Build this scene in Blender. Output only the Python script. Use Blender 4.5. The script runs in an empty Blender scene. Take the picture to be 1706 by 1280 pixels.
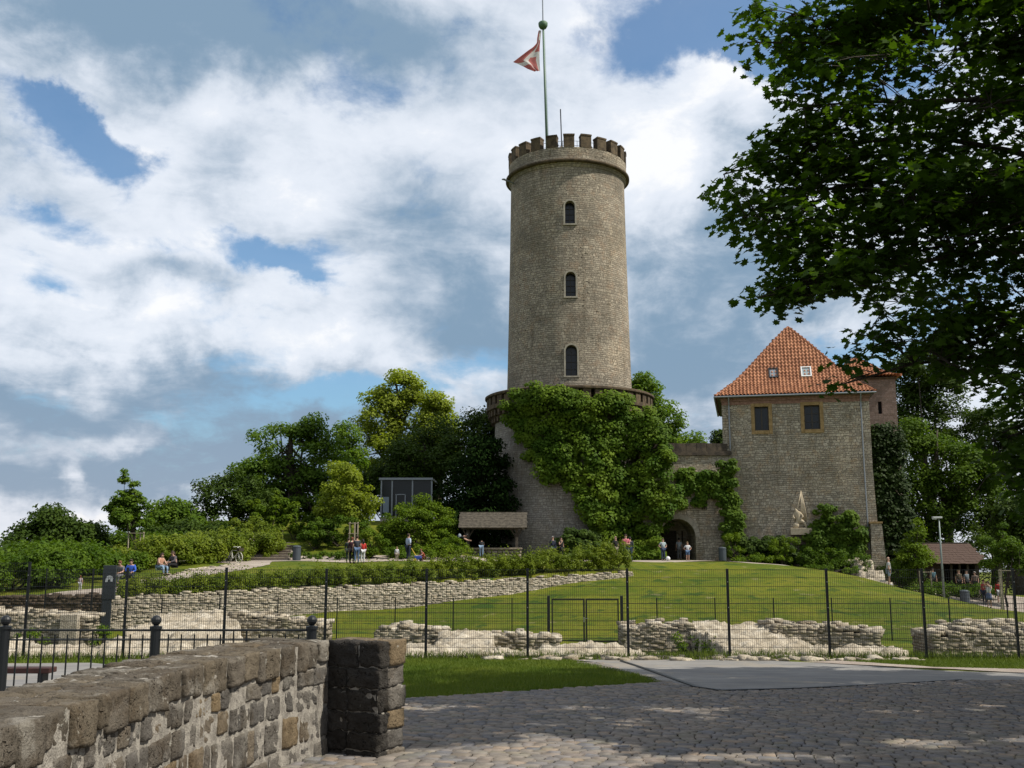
import bpy, bmesh, math, random
import numpy as np
from mathutils import Vector, Matrix, noise
from mathutils.geometry import delaunay_2d_cdt
PI = math.pi
R = math.radians
random.seed(7); rng = np.random.default_rng(11)
S = bpy.context.scene
COL = S.collection
# ------------------------------------------------------------------ camera, sky, sun
FPX, CX, CY, PITCH, EYE = 1730.0, 853.0, 640.0, R(9.35), 1.65
cam = bpy.data.cameras.new("camera"); camo = bpy.data.objects.new("camera", cam); COL.objects.link(camo)
camo.location = (0, 0, EYE); camo.rotation_euler = (PI/2 + PITCH, 0, 0)
cam.sensor_fit = 'HORIZONTAL'; cam.sensor_width = 36; cam.lens = 36*FPX/1706
cam.clip_start = 0.1; cam.clip_end = 12000
S.camera = camo
SUN_EL, SUN_PHI = R(50), R(75)          # phi: from -Y towards +X
sdir = Vector((math.sin(SUN_PHI)*math.cos(SUN_EL), -math.cos(SUN_PHI)*math.cos(SUN_EL), math.sin(SUN_EL)))
sl = bpy.data.lights.new("sun", 'SUN'); sl.energy = 5.0; sl.angle = R(0.5); sl.color = (1.0, 0.94, 0.82)
slo = bpy.data.objects.new("sun", sl); COL.objects.link(slo); slo.rotation_euler = sdir.to_track_quat('Z', 'Y').to_euler()
slo.location = (40, -20, 60)
S.view_settings.view_transform = 'Standard'; S.view_settings.look = 'None'
S.view_settings.exposure = 0.38; S.view_settings.gamma = 1
def pdir(px, v):
    a = (px-CX)/FPX; b = (CY-v)/FPX
    return Vector((a, math.cos(PITCH)-b*math.sin(PITCH), math.sin(PITCH)+b*math.cos(PITCH)))
def P(px, v, d):
    w = pdir(px, v); w = w*(d/w.y); return Vector((w.x, w.y, w.z+EYE))
def X(px, d, z=0.0):
    """world x seen at pixel column px, at depth d and height z"""
    return (px-CX)/FPX*(d*math.cos(PITCH)+(z-EYE)*math.sin(PITCH))

class NT:
    def __init__(s, tree): s.t = tree; s.n = tree.nodes; s.l = tree.links
    def new(s, ty, **kw):
        n = s.n.new(ty)
        for k, v in kw.items():
            if k.startswith('i_'):
                key = k[2:]
                key = int(key) if key.isdigit() else key.replace('_', ' ')
                s.set(n.inputs[key], v)
            else: setattr(n, k, v)
        return n
    def set(s, inp, v):
        if isinstance(v, bpy.types.NodeSocket): s.l.new(v, inp)
        else: inp.default_value = v
    def math(s, op, a, b=0.0, c=None, clamp=False):
        n = s.n.new('ShaderNodeMath'); n.operation = op; n.use_clamp = clamp
        s.set(n.inputs[0], a); s.set(n.inputs[1], b)
        if c is not None: s.set(n.inputs[2], c)
        return n.outputs[0]
    def vmath(s, op, a, b=(0, 0, 0), sc=None):
        n = s.n.new('ShaderNodeVectorMath'); n.operation = op
        s.set(n.inputs[0], a); s.set(n.inputs[1], b)
        if sc is not None: s.set(n.inputs['Scale'], sc)
        return n.outputs['Value'] if op in ('LENGTH', 'DOT_PRODUCT', 'DISTANCE') else n.outputs[0]
    def mix(s, f, a, b, ty='RGBA', blend='MIX'):
        n = s.n.new('ShaderNodeMix'); n.data_type = ty; n.blend_type = blend
        ia, ib, o = (6, 7, 2) if ty == 'RGBA' else (2, 3, 0)
        s.set(n.inputs[0], f)
        for i, v in ((ia, a), (ib, b)):
            if isinstance(v, (tuple, list)) and len(v) == 3: v = (*v, 1)
            s.set(n.inputs[i], v)
        return n.outputs[o]
    def noise(s, vec, scale, detail=4, rough=0.55, dist=0.0, out=0):
        n = s.n.new('ShaderNodeTexNoise'); s.set(n.inputs['Vector'], vec)
        n.inputs['Scale'].default_value = scale; n.inputs['Detail'].default_value = detail
        n.inputs['Roughness'].default_value = rough; n.inputs['Distortion'].default_value = dist
        return n.outputs[out]
    def ramp(s, f, lo, hi, a=0.0, b=1.0, smooth=True):
        n = s.n.new('ShaderNodeMapRange'); n.interpolation_type = 'SMOOTHSTEP' if smooth else 'LINEAR'
        s.set(n.inputs[0], f)
        for i, v in zip((1, 2, 3, 4), (lo, hi, a, b)): n.inputs[i].default_value = v
        return n.outputs[0]

# sky: Nishita daylight with a procedural cumulus deck over it
W = bpy.data.worlds.new("World"); S.world = W; W.use_nodes = True
nt = NT(W.node_tree); nt.n.clear()
sky = nt.new('ShaderNodeTexSky'); sky.sky_type = 'NISHITA'; sky.sun_disc = False
sky.sun_elevation = SUN_EL; sky.sun_rotation = math.atan2(sdir.x, sdir.y)
sky.air_density = 1.0; sky.dust_density = 1.2; sky.ozone_density = 1.5
tc = nt.new('ShaderNodeTexCoord').outputs['Generated']
sep = nt.new('ShaderNodeSeparateXYZ', i_0=tc)
zc = nt.math('ADD', nt.math('MAXIMUM', sep.outputs[2], 0.0), 0.23)
u = nt.math('DIVIDE', sep.outputs[0], zc); w_ = nt.math('DIVIDE', sep.outputs[1], zc)
pv = nt.new('ShaderNodeCombineXYZ', i_0=u, i_1=nt.math('MULTIPLY', w_, 1.0), i_2=0.0).outputs[0]
warp = nt.noise(pv, 1.5, 4, 0.55, 0.0, 1)
pw = nt.vmath('ADD', pv, nt.vmath('SCALE', nt.vmath('SUBTRACT', warp, (0.5, 0.5, 0.5)), sc=0.6))
n1 = nt.noise(pw, 1.75, 10, 0.62)
n2 = nt.noise(nt.vmath('ADD', pw, (3.1, 7.7, 0)), 2.7, 10, 0.60)
n3 = nt.noise(nt.vmath('ADD', nt.vmath('MULTIPLY', tc, (1, 1, 1.5)), (1.3, .2, .4)), 11.0, 9, 0.62, 0.25)
def blob(px, v, rx, ry, amp):
    """a patch of the sky round a direction; half-widths in degrees"""
    c = pdir(px, v).normalized(); r = Vector((c.y, -c.x, 0)).normalized(); up = r.cross(c)
    a = nt.math('DIVIDE', nt.vmath('DOT_PRODUCT', twc, tuple(r)), math.sin(R(rx)))
    b = nt.math('DIVIDE', nt.vmath('DOT_PRODUCT', twc, tuple(up)), math.sin(R(ry)))
    d2 = nt.math('ADD', nt.math('MULTIPLY', a, a), nt.math('MULTIPLY', b, b))
    f = nt.math('POWER', 2.718, nt.math('MULTIPLY', d2, -1.0))
    f = nt.math('MULTIPLY', f, nt.math('GREATER_THAN', nt.vmath('DOT_PRODUCT', tc, tuple(c)), 0.0))
    return nt.math('MULTIPLY', f, amp)
# directions are stirred by turbulence so that no patch of cloud has a plain outline
stir = nt.noise(tc, 5.5, 7, 0.6, 0.0, 1)
twc = nt.vmath('ADD', tc, nt.vmath('SCALE', nt.vmath('SUBTRACT', stir, (0.5, 0.5, 0.5)), sc=0.17))
def total(bl):
    t = None
    for b in bl:
        f = blob(*b); t = f if t is None else nt.math('ADD', t, f)
    return t
cover = total([(1260, 60, 6, 3.4, -.75), (1440, 90, 6, 3.5, -.4), (165, 235, 3.2, 2.2, -.60), (60, 190, 3, 1.0, -.3), (450, 425, 5, 1.2, -.30), (60, 395, 4, .8, -.25), (360, 330, 7, 2.2, .16), (100, 130, 4, 2, .15),
   (600, 655, 5, 1.1, -.40), (760, 600, 3, 1.0, -.25), (1400, 570, 4, 2.4, -.30), (30, 470, 3, 1.0, -.3), (1640, 450, 5, 5, -.3), (1330, 330, 6, 4, .22), (1560, 260, 6, 3, .1), (1270, 470, 5, 3, .2), (490, 455, 2.5, .8, -.25),
   (1240, 190, 4.2, 1.8, .40), (1150, 400, 7, 5, .2)])
shade = total([(380, 20, 12, 2.4, -.55), (640, 100, 4, 2.4, -.18), (740, 420, 3.4, 4.0, -.30), (1160, 560, 6.5, 4.2, -.62), (320, 650, 12, 1.5, -.34), (900, 150, 3, 2.4, -.12), (740, 560, 4, 2.6, -.30),
   (40, 60, 5, 2.4, -.22), (200, 770, 10, 1.3, -.40), (560, 700, 5, 1.2, -.22), (250, 480, 6, .9, -.22), (20, 320, 4, 1, -.1), (640, 340, 3, 2.0, -.14), (1180, 330, 2, 3, -.2),
   (1060, 250, 4, 2.0, .22), (270, 140, 8, 2.0, .22), (560, 210, 5, 3, .16), (990, 60, 4, 2.6, .22), (1240, 180, 4.5, 1.8, .36), (120, 545, 5, 1.4, .36), (360, 430, 5, 1.2, .18), (480, 560, 6, 1.2, .26), (80, 620, 6, 1.0, .16), (1090, 330, 3, 2.4, .26),
   (400, 735, 22, 3.6, -.32), (150, 845, 6, .7, .34), (300, 860, 5, .6, .2), (220, 710, 3, .8, .22), (60, 330, 5, 1.4, .20), (1320, 530, 3, .9, .3), (130, 765, .6, .9, .5), (540, 330, 4, 1.5, .15)])
fine = nt.math('SUBTRACT', n3, .5)
dens = nt.math('ADD', nt.math('ADD', n1, nt.math('MULTIPLY', fine, .75)), nt.math('ADD', cover, .15))
mask = nt.ramp(dens, 0.30, 0.60)
lum = nt.math('ADD', nt.math('ADD', nt.math('MULTIPLY', n2, 1.1), nt.math('MULTIPLY', fine, 1.1)), nt.math('ADD', shade, .06))
# thin cloud is bright at its edges
lum = nt.math('ADD', lum, nt.math('MULTIPLY', nt.ramp(dens, .35, .75, .14, 0.0), 1.0))
lf = nt.ramp(lum, 0.16, 0.84)
ccol = nt.mix(lf, (0.225, 0.335, 0.46), (0.78, 0.83, 0.91))
ccol = nt.mix(nt.ramp(lum, .80, 1.02), ccol, (.95, .96, .98))
warmlow = nt.ramp(sep.outputs[2], 0.0, 0.20, 1.0, 0.0)
ccol = nt.mix(nt.math('MULTIPLY', warmlow, 0.18), ccol, (0.66, 0.57, 0.58))
skyc = nt.mix(1.0, sky.outputs[0], (0.098, 0.126, 0.138), blend='MULTIPLY')
fin = nt.mix(nt.math('ADD', .06, nt.math('MULTIPLY', mask, .92)), skyc, ccol)
fin = nt.mix(nt.ramp(sep.outputs[2], -0.03, 0.0, 1, 0), fin, (0.10, 0.12, 0.11))
bg = nt.new('ShaderNodeBackground', i_0=fin, i_1=0.81)
nt.l.new(bg.outputs[0], nt.new('ShaderNodeOutputWorld').inputs[0])
W.cycles.sampling_method = 'MANUAL'; W.cycles.sample_map_resolution = 512
S.cycles.max_bounces = 5; S.cycles.diffuse_bounces = 2; S.cycles.glossy_bounces = 2; S.cycles.transparent_max_bounces = 6
S.cycles.transmission_bounces = 3; S.cycles.use_denoising = True

# ------------------------------------------------------------------ materials
MATS = {}
ALB = 0.76     # overall reflectance scale, set against the exposure
def material(name, build):
    m = bpy.data.materials.new(name); m.use_nodes = True
    t = NT(m.node_tree); t.n.clear()
    out = t.new('ShaderNodeOutputMaterial')
    sh = build(t); t.l.new(sh, out.inputs[0]); MATS[name] = m; return m
def prin(t, col, rough=0.85, metal=0.0, bump=None, bs=0.5, bd=0.02, spec=0.3):
    p = t.new('ShaderNodeBsdfPrincipled')
    if isinstance(col, tuple): col = (*[x*ALB for x in col[:3]], 1)
    else: col = t.mix(1.0, col, (ALB, ALB, ALB), blend='MULTIPLY')
    t.set(p.inputs['Base Color'], col); t.set(p.inputs['Roughness'], rough); p.inputs['Metallic'].default_value = metal
    p.inputs['Specular IOR Level'].default_value = spec
    if bump is not None:
        b = t.new('ShaderNodeBump'); b.inputs['Strength'].default_value = bs; b.inputs['Distance'].default_value = bd
        t.set(b.inputs['Height'], bump); t.l.new(b.outputs[0], p.inputs['Normal'])
    return p.outputs[0]
def obj_co(t): return t.new('ShaderNodeTexCoord').outputs['Object']
def mottled(name, c1, c2, scale=3.0, rough=0.8, metal=0.0, bs=0.3, bd=0.01, spec=0.3, detail=6):
    def b(t):
        o = obj_co(t); n = t.noise(o, scale, detail); n2 = t.noise(o, scale*6, 3)
        c = t.mix(t.ramp(t.math('ADD', t.math('MULTIPLY', n, .7), t.math('MULTIPLY', n2, .3)), .38, .62), c1, c2)
        return prin(t, c, rough, metal, n2, bs, bd, spec)
    return material(name, b)
def masonry(name, c1, c2, c3, mortar, bw, bh, msz=0.012, bs=0.9, bd=0.03, stain=(0.12, 0.11, 0.09), stain_amt=.5, holes=True):
    """coursed rubble on a metric UV map"""
    def b(t):
        uv = t.new('ShaderNodeUVMap').outputs[0]; o = obj_co(t)
        wv = t.noise(uv, 1.6, 3, .6, 0, 1); wv2 = t.noise(uv, 7.0, 2, .5, 0, 1)
        d = t.vmath('ADD', uv, t.vmath('MULTIPLY', t.vmath('SUBTRACT', wv, (.5, .5, .5)), (.5, .16, 0)))
        d = t.vmath('ADD', d, t.vmath('MULTIPLY', t.vmath('SUBTRACT', wv2, (.5, .5, .5)), (.09, .07, 0)))
        def brick(v, w, h, off):
            k = t.new('ShaderNodeTexBrick'); t.set(k.inputs['Vector'], t.vmath('ADD', v, (off, off*.7, 0)))
            k.inputs['Scale'].default_value = 1; k.inputs['Brick Width'].default_value = w; k.inputs['Row Height'].default_value = h
            k.inputs['Mortar Size'].default_value = msz; k.inputs['Mortar Smooth'].default_value = .35; k.inputs['Bias'].default_value = 0
            k.offset = .43; k.offset_frequency = 2; k.squash = .62; k.squash_frequency = 3
            k.inputs['Color1'].default_value = (0, 0, 0, 1); k.inputs['Color2'].default_value = (1, 1, 1, 1); k.inputs['Mortar'].default_value = (.5, .5, .5, 1)
            return k
        A = brick(d, bw, bh, 0.0); B = brick(d, bw*.7, bh*1.5, 3.3)
        sel = t.ramp(t.noise(uv, .55, 2), .50, .53)
        fac = t.mix(sel, A.outputs['Fac'], B.outputs['Fac'], 'FLOAT')
        rnd = t.mix(sel, A.outputs['Color'], B.outputs['Color'])
        rr = t.new('ShaderNodeSeparateColor', i_0=rnd).outputs[0]
        n = t.noise(o, .35, 6, .6); nf = t.noise(o, 9, 5, .65); nm = t.noise(o, 1.7, 4)
        c = t.mix(rr, c1, c2)
        c = t.mix(t.ramp(nm, .5, .66), c, c3)
        c = t.mix(t.math('MULTIPLY', t.ramp(nf, .35, .7), .55), c, t.mix(1.0, c, (.55, .55, .55), blend='MULTIPLY'))
        c = t.mix(t.math('MULTIPLY', fac, .8), c, mortar)
        c = t.mix(t.math('MULTIPLY', t.ramp(n, .45, .68), stain_amt), c, stain)
        stk = t.noise(t.vmath('MULTIPLY', uv, (1.3, .07, 1)), 1.0, 5, .6); c = t.mix(t.math('MULTIPLY', t.ramp(stk, .54, .68), .45), c, t.mix(1.0, c, (.5, .47, .42), blend='MULTIPLY'))
        pat = t.noise(t.vmath('ADD', uv, (31, 7, 0)), .22, 4, .55); c = t.mix(t.math('MULTIPLY', t.ramp(pat, .54, .60), .35), c, t.mix(1.0, c, (1.28, 1.22, 1.12), blend='MULTIPLY'))
        h = t.math('ADD', t.math('MULTIPLY', t.math('SUBTRACT', 1.0, fac), t.math('ADD', .5, t.math('MULTIPLY', rr, .5))), t.math('MULTIPLY', nf, .55))
        if holes:
            vo = t.new('ShaderNodeTexVoronoi'); t.set(vo.inputs['Vector'], t.vmath('MULTIPLY', d, (1.0, 1.6, 1))); vo.inputs['Scale'].default_value = 2.2
            patch = t.ramp(t.noise(uv, .32, 3), .46, .58)
            hole = t.math('MULTIPLY', t.ramp(vo.outputs['Distance'], .10, .16, 1, 0), patch)
            c = t.mix(t.math('MULTIPLY', hole, .9), c, (.03, .028, .022)); h = t.math('SUBTRACT', h, t.math('MULTIPLY', hole, 1.0))
        return prin(t, c, .92, 0, h, bs, bd, .15)
    return material(name, b)
def stones_mat(name, cols, scale=5.0, bs=.6, bd=.03, lichen=None, rough=.95, lich_amt=.5, pit=.4, micro=False):
    """real stones: colour differs stone by stone (face attribute rnd)"""
    def b(t):
        o = obj_co(t); at = t.new('ShaderNodeAttribute', attribute_name='rnd').outputs['Fac']
        cr = t.new('ShaderNodeValToRGB', i_0=at); e = cr.color_ramp.elements
        e[0].color = (*cols[0], 1); e[1].color = (*cols[-1], 1)
        for i, c in enumerate(cols[1:-1]):
            x = e.new((i+1)/(len(cols)-1)); x.color = (*c, 1)
        n = t.noise(o, scale, 7, .65); n2 = t.noise(o, scale*5, 4, .6)
        c = t.mix(t.math('MULTIPLY', t.ramp(n, .35, .65), .6), cr.outputs[0], t.mix(1.0, cr.outputs[0], (.5, .48, .45), blend='MULTIPLY'))
        c = t.mix(t.math('MULTIPLY', t.ramp(n2, .55, .7), pit), c, t.mix(1.0, c, (.45, .43, .4), blend='MULTIPLY'))
        if lichen: c = t.mix(t.math('MULTIPLY', t.ramp(t.noise(o, scale*.45, 6, .62), .54, .62), lich_amt), c, lichen)
        h = t.math('ADD', n, t.math('MULTIPLY', n2, .5))
        if micro:
            vo = t.new('ShaderNodeTexVoronoi'); t.set(vo.inputs['Vector'], t.vmath('ADD', o, t.vmath('SCALE', t.noise(o, 12, 3, .6, 0, 1), sc=.12))); vo.inputs['Scale'].default_value = 30
            pits = t.math('MULTIPLY', t.ramp(vo.outputs['Distance'], .10, .34, 1, 0), t.ramp(t.noise(o, 5.5, 4), .46, .60))
            n5 = t.noise(o, 95, 4, .7); big = t.noise(t.vmath('ADD', o, (4, 8, 2)), 2.3, 5, .65)
            c = t.mix(t.math('MULTIPLY', pits, .75), c, t.mix(1.0, c, (.28, .25, .22), blend='MULTIPLY'))
            c = t.mix(t.math('MULTIPLY', t.ramp(n5, .42, .66), .45), c, t.mix(1.0, c, (.55, .52, .5), blend='MULTIPLY'))
            c = t.mix(t.math('MULTIPLY', t.ramp(big, .52, .62), .5), c, t.mix(1.0, c, (.60, .50, .38), blend='MULTIPLY'))
            c = t.mix(t.math('MULTIPLY', t.ramp(t.noise(t.vmath('ADD', o, (9, 1, 2)), 11, 5, .6), .66, .70), .6), c, (.50, .48, .42))
            h = t.math('SUBTRACT', t.math('ADD', h, t.math('MULTIPLY', n5, .35)), t.math('MULTIPLY', pits, .55))
        return prin(t, c, rough, 0, h, bs, bd, .15)
    return material(name, b)
def leaf_mat(name, c1, c2, trans=.28, rough=.6, scale=1.2, spec=.08):
    def b(t):
        o = obj_co(t); at = t.new('ShaderNodeAttribute', attribute_name='rnd').outputs['Fac']
        n = t.noise(o, scale, 3)
        f = t.math('ADD', t.math('MULTIPLY', t.ramp(n, .35, .65), .55), t.math('MULTIPLY', at, .45))
        c = t.mix(f, c1, c2)
        p = prin(t, c, rough, 0, None, spec=spec)
        tr = t.new('ShaderNodeBsdfTranslucent'); t.set(tr.inputs[0], t.mix(1.0, c, (1.3, 1.35, .45), blend='MULTIPLY'))
        mx = t.new('ShaderNodeMixShader', i_0=trans); t.l.new(p, mx.inputs[1]); t.l.new(tr.outputs[0], mx.inputs[2])
        return mx.outputs[0]
    return material(name, b)
def flat(name, c, rough=.6, metal=0, spec=.3): return material(name, lambda t: prin(t, c, rough, metal, spec=spec))

M_grass = None
def _grass(t):
    o = obj_co(t)
    n = t.noise(o, .22, 5, .6); n2 = t.noise(o, 2.2, 5, .65); n3 = t.noise(o, 30, 3, .7); n4 = t.noise(t.vmath('ADD', o, (9, 3, 0)), .7, 4, .6)
    c = t.mix(t.ramp(n, .36, .64), (.095, .128, .009), (.175, .182, .016))
    c = t.mix(t.math('MULTIPLY', t.ramp(t.noise(t.vmath('MULTIPLY', o, (1, .5, 1)), 1.3, 6, .7), .50, .62), .35), c, (.19, .175, .035))
    c = t.mix(t.math('MULTIPLY', t.ramp(n2, .45, .62), .5), c, (.07, .115, .012))
    c = t.mix(t.math('MULTIPLY', t.ramp(n4, .57, .64), .75), c, (.030, .075, .012))
    c = t.mix(t.math('MULTIPLY', t.ramp(t.noise(t.vmath('ADD', o, (2, 40, 0)), .9, 5, .65), .62, .67), .6), c, (.27, .24, .12))
    c = t.mix(t.math('MULTIPLY', t.ramp(n3, .4, .7), .5), c, t.mix(1.0, c, (.45, .5, .4), blend='MULTIPLY'))
    return prin(t, c, .9, 0, t.math('ADD', n3, t.math('MULTIPLY', n2, .6)), .9, .05, .1)
M_grass = material('lawn_grass', _grass)
def _blade(t):
    at = t.new('ShaderNodeAttribute', attribute_name='rnd').outputs['Fac']
    c = t.mix(at, (.06, .12, .008), (.16, .20, .02))
    p = prin(t, c, .6, 0, spec=.2); tr = t.new('ShaderNodeBsdfTranslucent'); t.set(tr.inputs[0], c)
    mx = t.new('ShaderNodeMixShader', i_0=.3); t.l.new(p, mx.inputs[1]); t.l.new(tr.outputs[0], mx.inputs[2]); return mx.outputs[0]
M_blade = material('grass_blade', _blade)
def _gravel(t):
    o = obj_co(t); n = t.noise(o, .8, 5); n2 = t.noise(o, 25, 4, .7)
    c = t.mix(t.ramp(n, .35, .65), (.34, .28, .24), (.45, .39, .33)); c = t.mix(t.math('MULTIPLY', t.ramp(n2, .4, .65), .5), c, (.22, .19, .17))
    return prin(t, c, .95, 0, n2, .7, .03, .1)
M_gravel = material('gravel_path', _gravel)
def _slab(t):
    o = obj_co(t); n = t.noise(o, 1.1, 6, .65); n2 = t.noise(o, 40, 3, .7); n3 = t.noise(t.vmath('MULTIPLY', o, (.4, 3, 1)), 1.5, 4)
    c = t.mix(t.ramp(n, .35, .65), (.20, .19, .178), (.275, .26, .24)); c = t.mix(t.math('MULTIPLY', t.ramp(n3, .45, .6), .5), c, (.14, .14, .15))
    c = t.mix(t.math('MULTIPLY', t.ramp(n2, .5, .7), .35), c, (.13, .125, .12))
    c = t.mix(t.math('MULTIPLY', t.ramp(t.noise(o, .45, 6, .7), .52, .60), .6), c, (.27, .235, .19))
    return prin(t, c, .85, 0, t.math('ADD', n2, n), .4, .01, .3)
M_slab = material('worn_asphalt', _slab)
M_joint = mottled('sand_joint', (.06, .055, .04), (.12, .11, .08), 4, .95, bs=.8, bd=.02)
M_sett = stones_mat('sett_stone', [(.15, .148, .15), (.27, .23, .19), (.19, .185, .19), (.33, .26, .20), (.17, .17, .185), (.27, .235, .205), (.21, .19, .17)], 6, .5, .01, (.20, .19, .13), lich_amt=.3)
M_rubble = stones_mat('pale_limestone', [(.42, .36, .27), (.62, .55, .44), (.50, .43, .33), (.70, .63, .52), (.34, .28, .20)], 3.5, 1.0, .09, (.26, .22, .16), lich_amt=.75, pit=.75)
M_ruinface = stones_mat('darker_ruin_face', [(.24, .205, .15), (.40, .35, .27), (.31, .265, .20), (.46, .40, .31), (.20, .17, .125)], 4, .8, .03, (.22, .21, .12), lich_amt=.5)  # wall faces toned darker than the pale capping
M_core = mottled('rubble_core', (.30, .26, .20), (.48, .42, .34), 4, .95, bs=.9, bd=.05)
M_retain = stones_mat('layered_limestone', [(.36, .31, .24), (.56, .50, .40), (.47, .40, .30), (.62, .56, .45), (.30, .26, .20)], 4, .8, .03)
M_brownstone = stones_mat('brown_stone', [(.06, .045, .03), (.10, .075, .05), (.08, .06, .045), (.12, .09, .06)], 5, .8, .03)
M_piershade = stones_mat('shaded_pier_stone', [(.05, .045, .04), (.075, .068, .06), (.06, .055, .05)], 7, 1.0, .05, (.11, .10, .085), lich_amt=.3, pit=.7, micro=True)  # pier front only: stone colour darkened to stand in for shade
M_wallstone = stones_mat('weathered_grey_stone', [(.135, .125, .115), (.21, .19, .165), (.16, .148, .135), (.25, .185, .11), (.185, .17, .152), (.16, .15, .14)], 7, 1.0, .035, (.30, .28, .24), lich_amt=.35, pit=.7, micro=True)
M_capstone = stones_mat('lichened_capstone', [(.13, .112, .09), (.18, .155, .125), (.15, .125, .095), (.20, .165, .12)], 5, 1.0, .035, (.38, .355, .31), lich_amt=.5, pit=.75, micro=True)
M_mortar = mottled('lime_mortar', (.20, .18, .155), (.36, .33, .285), 14, .95, bs=.8, bd=.015)
M_tower = masonry('tower_masonry', (.31, .265, .21), (.52, .45, .355), (.40, .315, .235), (.135, .115, .088), .44, .165, .016, 1.0, .10)
M_drum = masonry('bastion_masonry', (.28, .255, .22), (.44, .41, .36), (.34, .30, .25), (.15, .135, .115), .42, .165, .015, 1.0, .08, holes=False)
M_house = masonry('house_masonry', (.33, .285, .22), (.60, .53, .42), (.46, .36, .25), (.17, .148, .115), .42, .155, .015, 1.0, .10, stain_amt=.40, holes=False)
M_backtower = masonry('back_tower_masonry', (.24, .17, .14), (.36, .27, .23), (.30, .22, .18), (.16, .13, .11), .4, .16, .012, .8, .03, holes=False)
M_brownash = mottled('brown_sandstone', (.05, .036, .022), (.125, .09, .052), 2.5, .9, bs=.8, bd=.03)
M_darkash = mottled('dark_parapet_stone', (.05, .04, .032), (.11, .085, .06), 2.5, .9, bs=.8, bd=.03)
M_ochre = mottled('ochre_sandstone', (.26, .17, .07), (.38, .26, .12), 3, .85)
M_sculpt = mottled('carved_sandstone', (.40, .33, .23), (.52, .44, .32), 6, .85)
def _tile(t):
    o = obj_co(t); at = t.new('ShaderNodeAttribute', attribute_name='rnd').outputs['Fac']
    c = t.mix(at, (.31, .118, .055), (.55, .245, .125)); c = t.mix(t.math('MULTIPLY', t.ramp(t.noise(o, .8, 5), .5, .66), .45), c, (.30, .12, .06))
    return prin(t, c, .7, 0, t.noise(o, 20, 3), .3, .01, .3)
M_tile = material('clay_pantile', _tile)
M_browntile = stones_mat('brown_shingle', [(.13, .075, .05), (.19, .11, .075), (.16, .09, .065)], 5, .4, .01)
M_zinc = flat('zinc', (.28, .30, .33), .45, .5)
M_glass = material('window_glass', lambda t: prin(t, (.014, .018, .022), .22, 0, spec=.3))
M_frame = flat('dark_window_frame', (.05, .04, .03), .5)
M_white = flat('white_paint', (.75, .75, .75), .5)
M_iron = flat('anthracite_coat', (.012, .014, .017), .45, .2, .4)
M_steel = flat('bare_steel', (.5, .5, .5), .3, .9)
M_bark = mottled('bark', (.035, .028, .02), (.08, .065, .05), 8, .95, bs=1, bd=.03)
M_wood = mottled('weathered_wood', (.045, .038, .03), (.10, .085, .065), 5, .9, bs=.6, bd=.01)
M_paleW = mottled('pale_wood', (.28, .24, .17), (.42, .36, .27), 5, .9)
M_black = flat('black_void', (.006, .006, .006), .9)
M_maple = leaf_mat('maple_leaf', (.028, .062, .006), (.062, .115, .012), .40, .55, 1.2, .1)
M_leafmid = leaf_mat('mid_green_leaf', (.04, .085, .008), (.10, .16, .014), .3)
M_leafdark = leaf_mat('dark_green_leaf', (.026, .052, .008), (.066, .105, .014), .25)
M_leaflime = leaf_mat('lime_green_leaf', (.15, .20, .014), (.28, .33, .05), .42)
M_leafoak = leaf_mat('oak_leaf', (.055, .115, .014), (.145, .22, .026), .42)
M_ivy = leaf_mat('ivy_leaf', (.030, .078, .006), (.135, .20, .013), .25, .6, .5)
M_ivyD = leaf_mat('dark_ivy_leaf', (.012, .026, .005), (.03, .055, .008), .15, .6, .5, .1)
M_hedge = leaf_mat('hedge_leaf', (.065, .105, .006), (.17, .21, .018), .25, .5, .9)
M_bushL = leaf_mat('bright_bush_leaf', (.055, .11, .006), (.14, .20, .014), .3)
M_yew = leaf_mat('yew_needle', (.006, .015, .003), (.015, .032, .006), .05, .9, 1.2, .03)

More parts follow.
